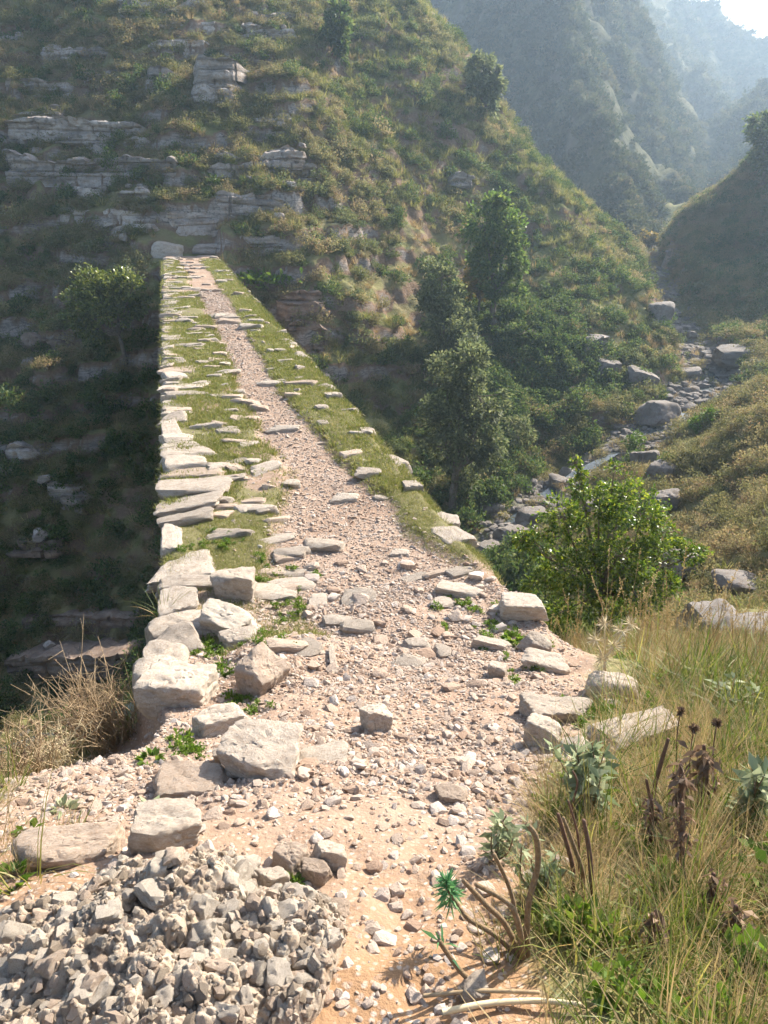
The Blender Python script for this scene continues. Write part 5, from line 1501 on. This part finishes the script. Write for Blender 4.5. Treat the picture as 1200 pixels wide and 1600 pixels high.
withered('purple brown withered head low in the grass', 1115, 1385, 30, 40, (6, 50), 60)
withered('crumpled dead leaves at the lower right of the grass', 1150, 1440, 36, 50, (0, 40), 80)
withered('pale crumpled dead stalk near the bottom edge', 1020, 1450, 34, 44, (10, 40), 60)
# dried flower buttons on thin stems
for lab, u, v in (('brown dried flower button highest over the grass', 1063, 1112), ('brown dried flower button below the highest one', 1084, 1138), ('pair of dried flower buttons at the right', 1120, 1130)):
    bb = hit(u - 4, v + 120); y0 = bb[1]; o = root_at('dried_flower', lab, 'dried flower', bb[:3], 'dried flowers over the grass')
    tp = wp(u, v, y0)
    part_tube('stem', o, [np.array(bb[:3]), wp(u - 6, v + 50, y0), tp], [.0025, .002, .0018], 'drystem', 5)
    A = Acc(); n = 70; D = unit(r.normal(size=(n, 3)) + (0, 0, .3)); A.add(*leaves(np.tile(tp - np.array(o.location), (n, 1)), .02, r, D * 2, .35, .0)); link('flower_head', A.mesh('flower_head', M['deadhead']), o)
# felted sage plants
def sage(lab, u, v, hpx, wpx, ns, L):
    bb = hit(u, v); y0 = bb[1]; o = root_at('sage', lab, 'plant', bb[:3], 'grey leaved sage plants'); mpp = bb[3]
    A = Acc(); S = Acc()
    for k in range(ns):
        top = np.array([r.normal(0, .35) * wpx * mpp, r.normal(0, .25) * wpx * mpp, hpx * mpp * r.uniform(.55, 1.0)])
        c = curve([np.zeros(3), top * .5 + r.normal(0, .01, 3), top], 8); V, F = tube(c, np.linspace(.0035, .0018, 8), 5); S.add(V, F)
        n = 20; t = np.sort(r.random(n)) * .8 + .2; P = np.stack([np.interp(t, np.linspace(0, 1, 8), c[:, j]) for j in range(3)], 1)
        D = unit(r.normal(size=(n, 3)) * np.array([1, 1, .35]) + np.array([0, 0, .55]))
        A.add(*leaves(P, L * r.uniform(.6, 1.1, n), r, D * 1.5, .34, .2))
    link('stems', S.mesh('stems', M['spurge_stem']), o); link('leaves', A.mesh('leaves', M['sage']), o)
sage('grey leaved sage at the head of the grass beside pale slabs', 915, 1275, 130, 90, 12, .075)
sage('grey leaved sage leaning over the path above the spurge', 775, 1345, 110, 45, 6, .05)
sage('low grey leaved sage behind the curved spurge stem', 835, 1400, 90, 60, 9, .04)
sage('tall grey leaved sage at the right frame edge', 1165, 1285, 130, 60, 7, .08)
sage('dark leaved sprig far right above the grass', 1135, 1120, 70, 50, 4, .07)
# dry thistle
bb = hit(948, 1075); o = root_at('dry_thistle', 'spiny straw coloured thistle heads above the right bank', 'thistle', bb[:3]); y0 = bb[1]
for (u, v) in ((945, 975), (970, 985), (930, 1000), (960, 1010), (985, 975), (940, 1030)):
    tp = wp(u, v, y0 + r.normal(0, .06))
    part_tube('stem', o, [np.array(bb[:3]), wp(945, 1035, y0), tp], [.005, .004, .003], 'straw', 5, 8)
    A = Acc(); n = 90; A.add(*leaves(np.tile(tp - np.array(o.location), (n, 1)), .06 * r.uniform(.4, 1.1, n), r, unit(r.normal(size=(n, 3))) * 2, .07, 0)); link('flower_head', A.mesh('flower_head', M['straw']), o)

# dry twig bushes on the left bank
def twig_bush(lab, u, v, hpx, n, lean, spread, mat='twig', heads=0, yy=None):
    bb = hit(u, v) if yy is None else (*at(u, v, yy), yy * 1.15 / FPX); mpp = bb[3]
    o = root_at('twig_bush', lab, 'dry bush', bb[:3], 'dry bushes on the left bank')
    A = Acc(); H = Acc(); ends = []
    for k in range(n):
        L = hpx * mpp * r.uniform(.45, 1.0); d = unit(np.array([r.normal(lean, spread), r.normal(0, spread), 1.0]))
        b0 = np.array([r.normal(0, .06), r.normal(0, .06), -.02]); c = curve([b0, b0 + d * L * .5 + r.normal(0, .02, 3), b0 + d * L + r.normal(0, .05, 3) * L * 2 + np.array([0, 0, -.1 * L])], 8)
        V, F = tube(c, np.linspace(.0032, .0012, 8), 4); A.add(V, F)
        for j in range(3):
            i0 = r.integers(3, 7); e = c[i0] + unit(c[i0] - c[i0 - 1] + r.normal(0, .5, 3)) * L * r.uniform(.12, .3)
            V, F = tube([c[i0], (c[i0] + e) / 2 + r.normal(0, .006, 3), e], [.0016, .0012, .0008], 4); A.add(V, F); ends.append(e)
        ends.append(c[-1])
    link('twigs', A.mesh('twigs', M[mat]), o)
    if heads:
        E = np.array(ends)[r.integers(0, len(ends), heads)]; P = np.repeat(E, 14, 0); D = unit(r.normal(size=(len(P), 3)))
        H.add(*leaves(P, .011, r, D * 2, .5, 0)); link('seed_heads', H.mesh('seed_heads', M['deadhead']), o, kind='stuff')
    return o
twig_bush('dry orange brown twig bush leaning out beside the corner block', 185, 1165, 175, 90, -.2, .30, 'twig', 30, 3.2)
twig_bush('dense dry bush at the left frame edge', 30, 1235, 190, 90, -.05, .32, 'twig', 40, 2.5)
twig_bush('broad dry bush reaching up against the bridge wall', 140, 1150, 170, 110, -.05, .42, 'twig', 24, 3.35)
twig_bush('pale dry bush between the left edge and the twig bush', 95, 1190, 110, 50, .1, .4, 'straw', 10, 2.9)
# weeds in the near corners
def leafy(lab, u, v, n, L, rad, mat='weed', cat='weed'):
    bb = hit(u, v); A = Acc(); a = r.uniform(0, 6.28, n); P = np.stack([np.cos(a) * rad * .25, np.sin(a) * rad * .25, np.full(n, .005)], 1)
    D = np.stack([np.cos(a), np.sin(a), r.uniform(.3, 1.2, n)], 1)
    A.add(*leaves(P, L * r.uniform(.6, 1.1, n), r, D * 1.8, .42, .35))
    link('weed', A.mesh('weed', M[mat]), label=lab, cat=cat, group='single weeds', loc=bb[:3])
leafy('fresh green rosette growing from the rough outcrop at the bottom', 322, 1578, 16, .035, .04)
leafy('pale green rosette on the gravel at the left', 100, 1268, 22, .05, .06, 'sage')
leafy('second pale green rosette below the first at the left', 45, 1300, 18, .045, .06, 'weed')
leafy('grass like green tuft on the outcrop beside the splinter stone', 388, 1400, 26, .05, .03)
leafy('green weed cluster in the shadow of the corner block', 235, 1190, 40, .05, .09)
leafy('leafy green weed at the left frame edge below the long boulder', 15, 1380, 60, .05, .12)
leafy('grey leaved sprig on the blue grey stone', 235, 1268, 12, .06, .04, 'sage')
leafy('tiny green seedling at the edge of the outcrop', 426, 1508, 6, .035, .02)
leafy('green tussock hanging over the path edge under the overhanging slab', 800, 1000, 60, .06, .12)
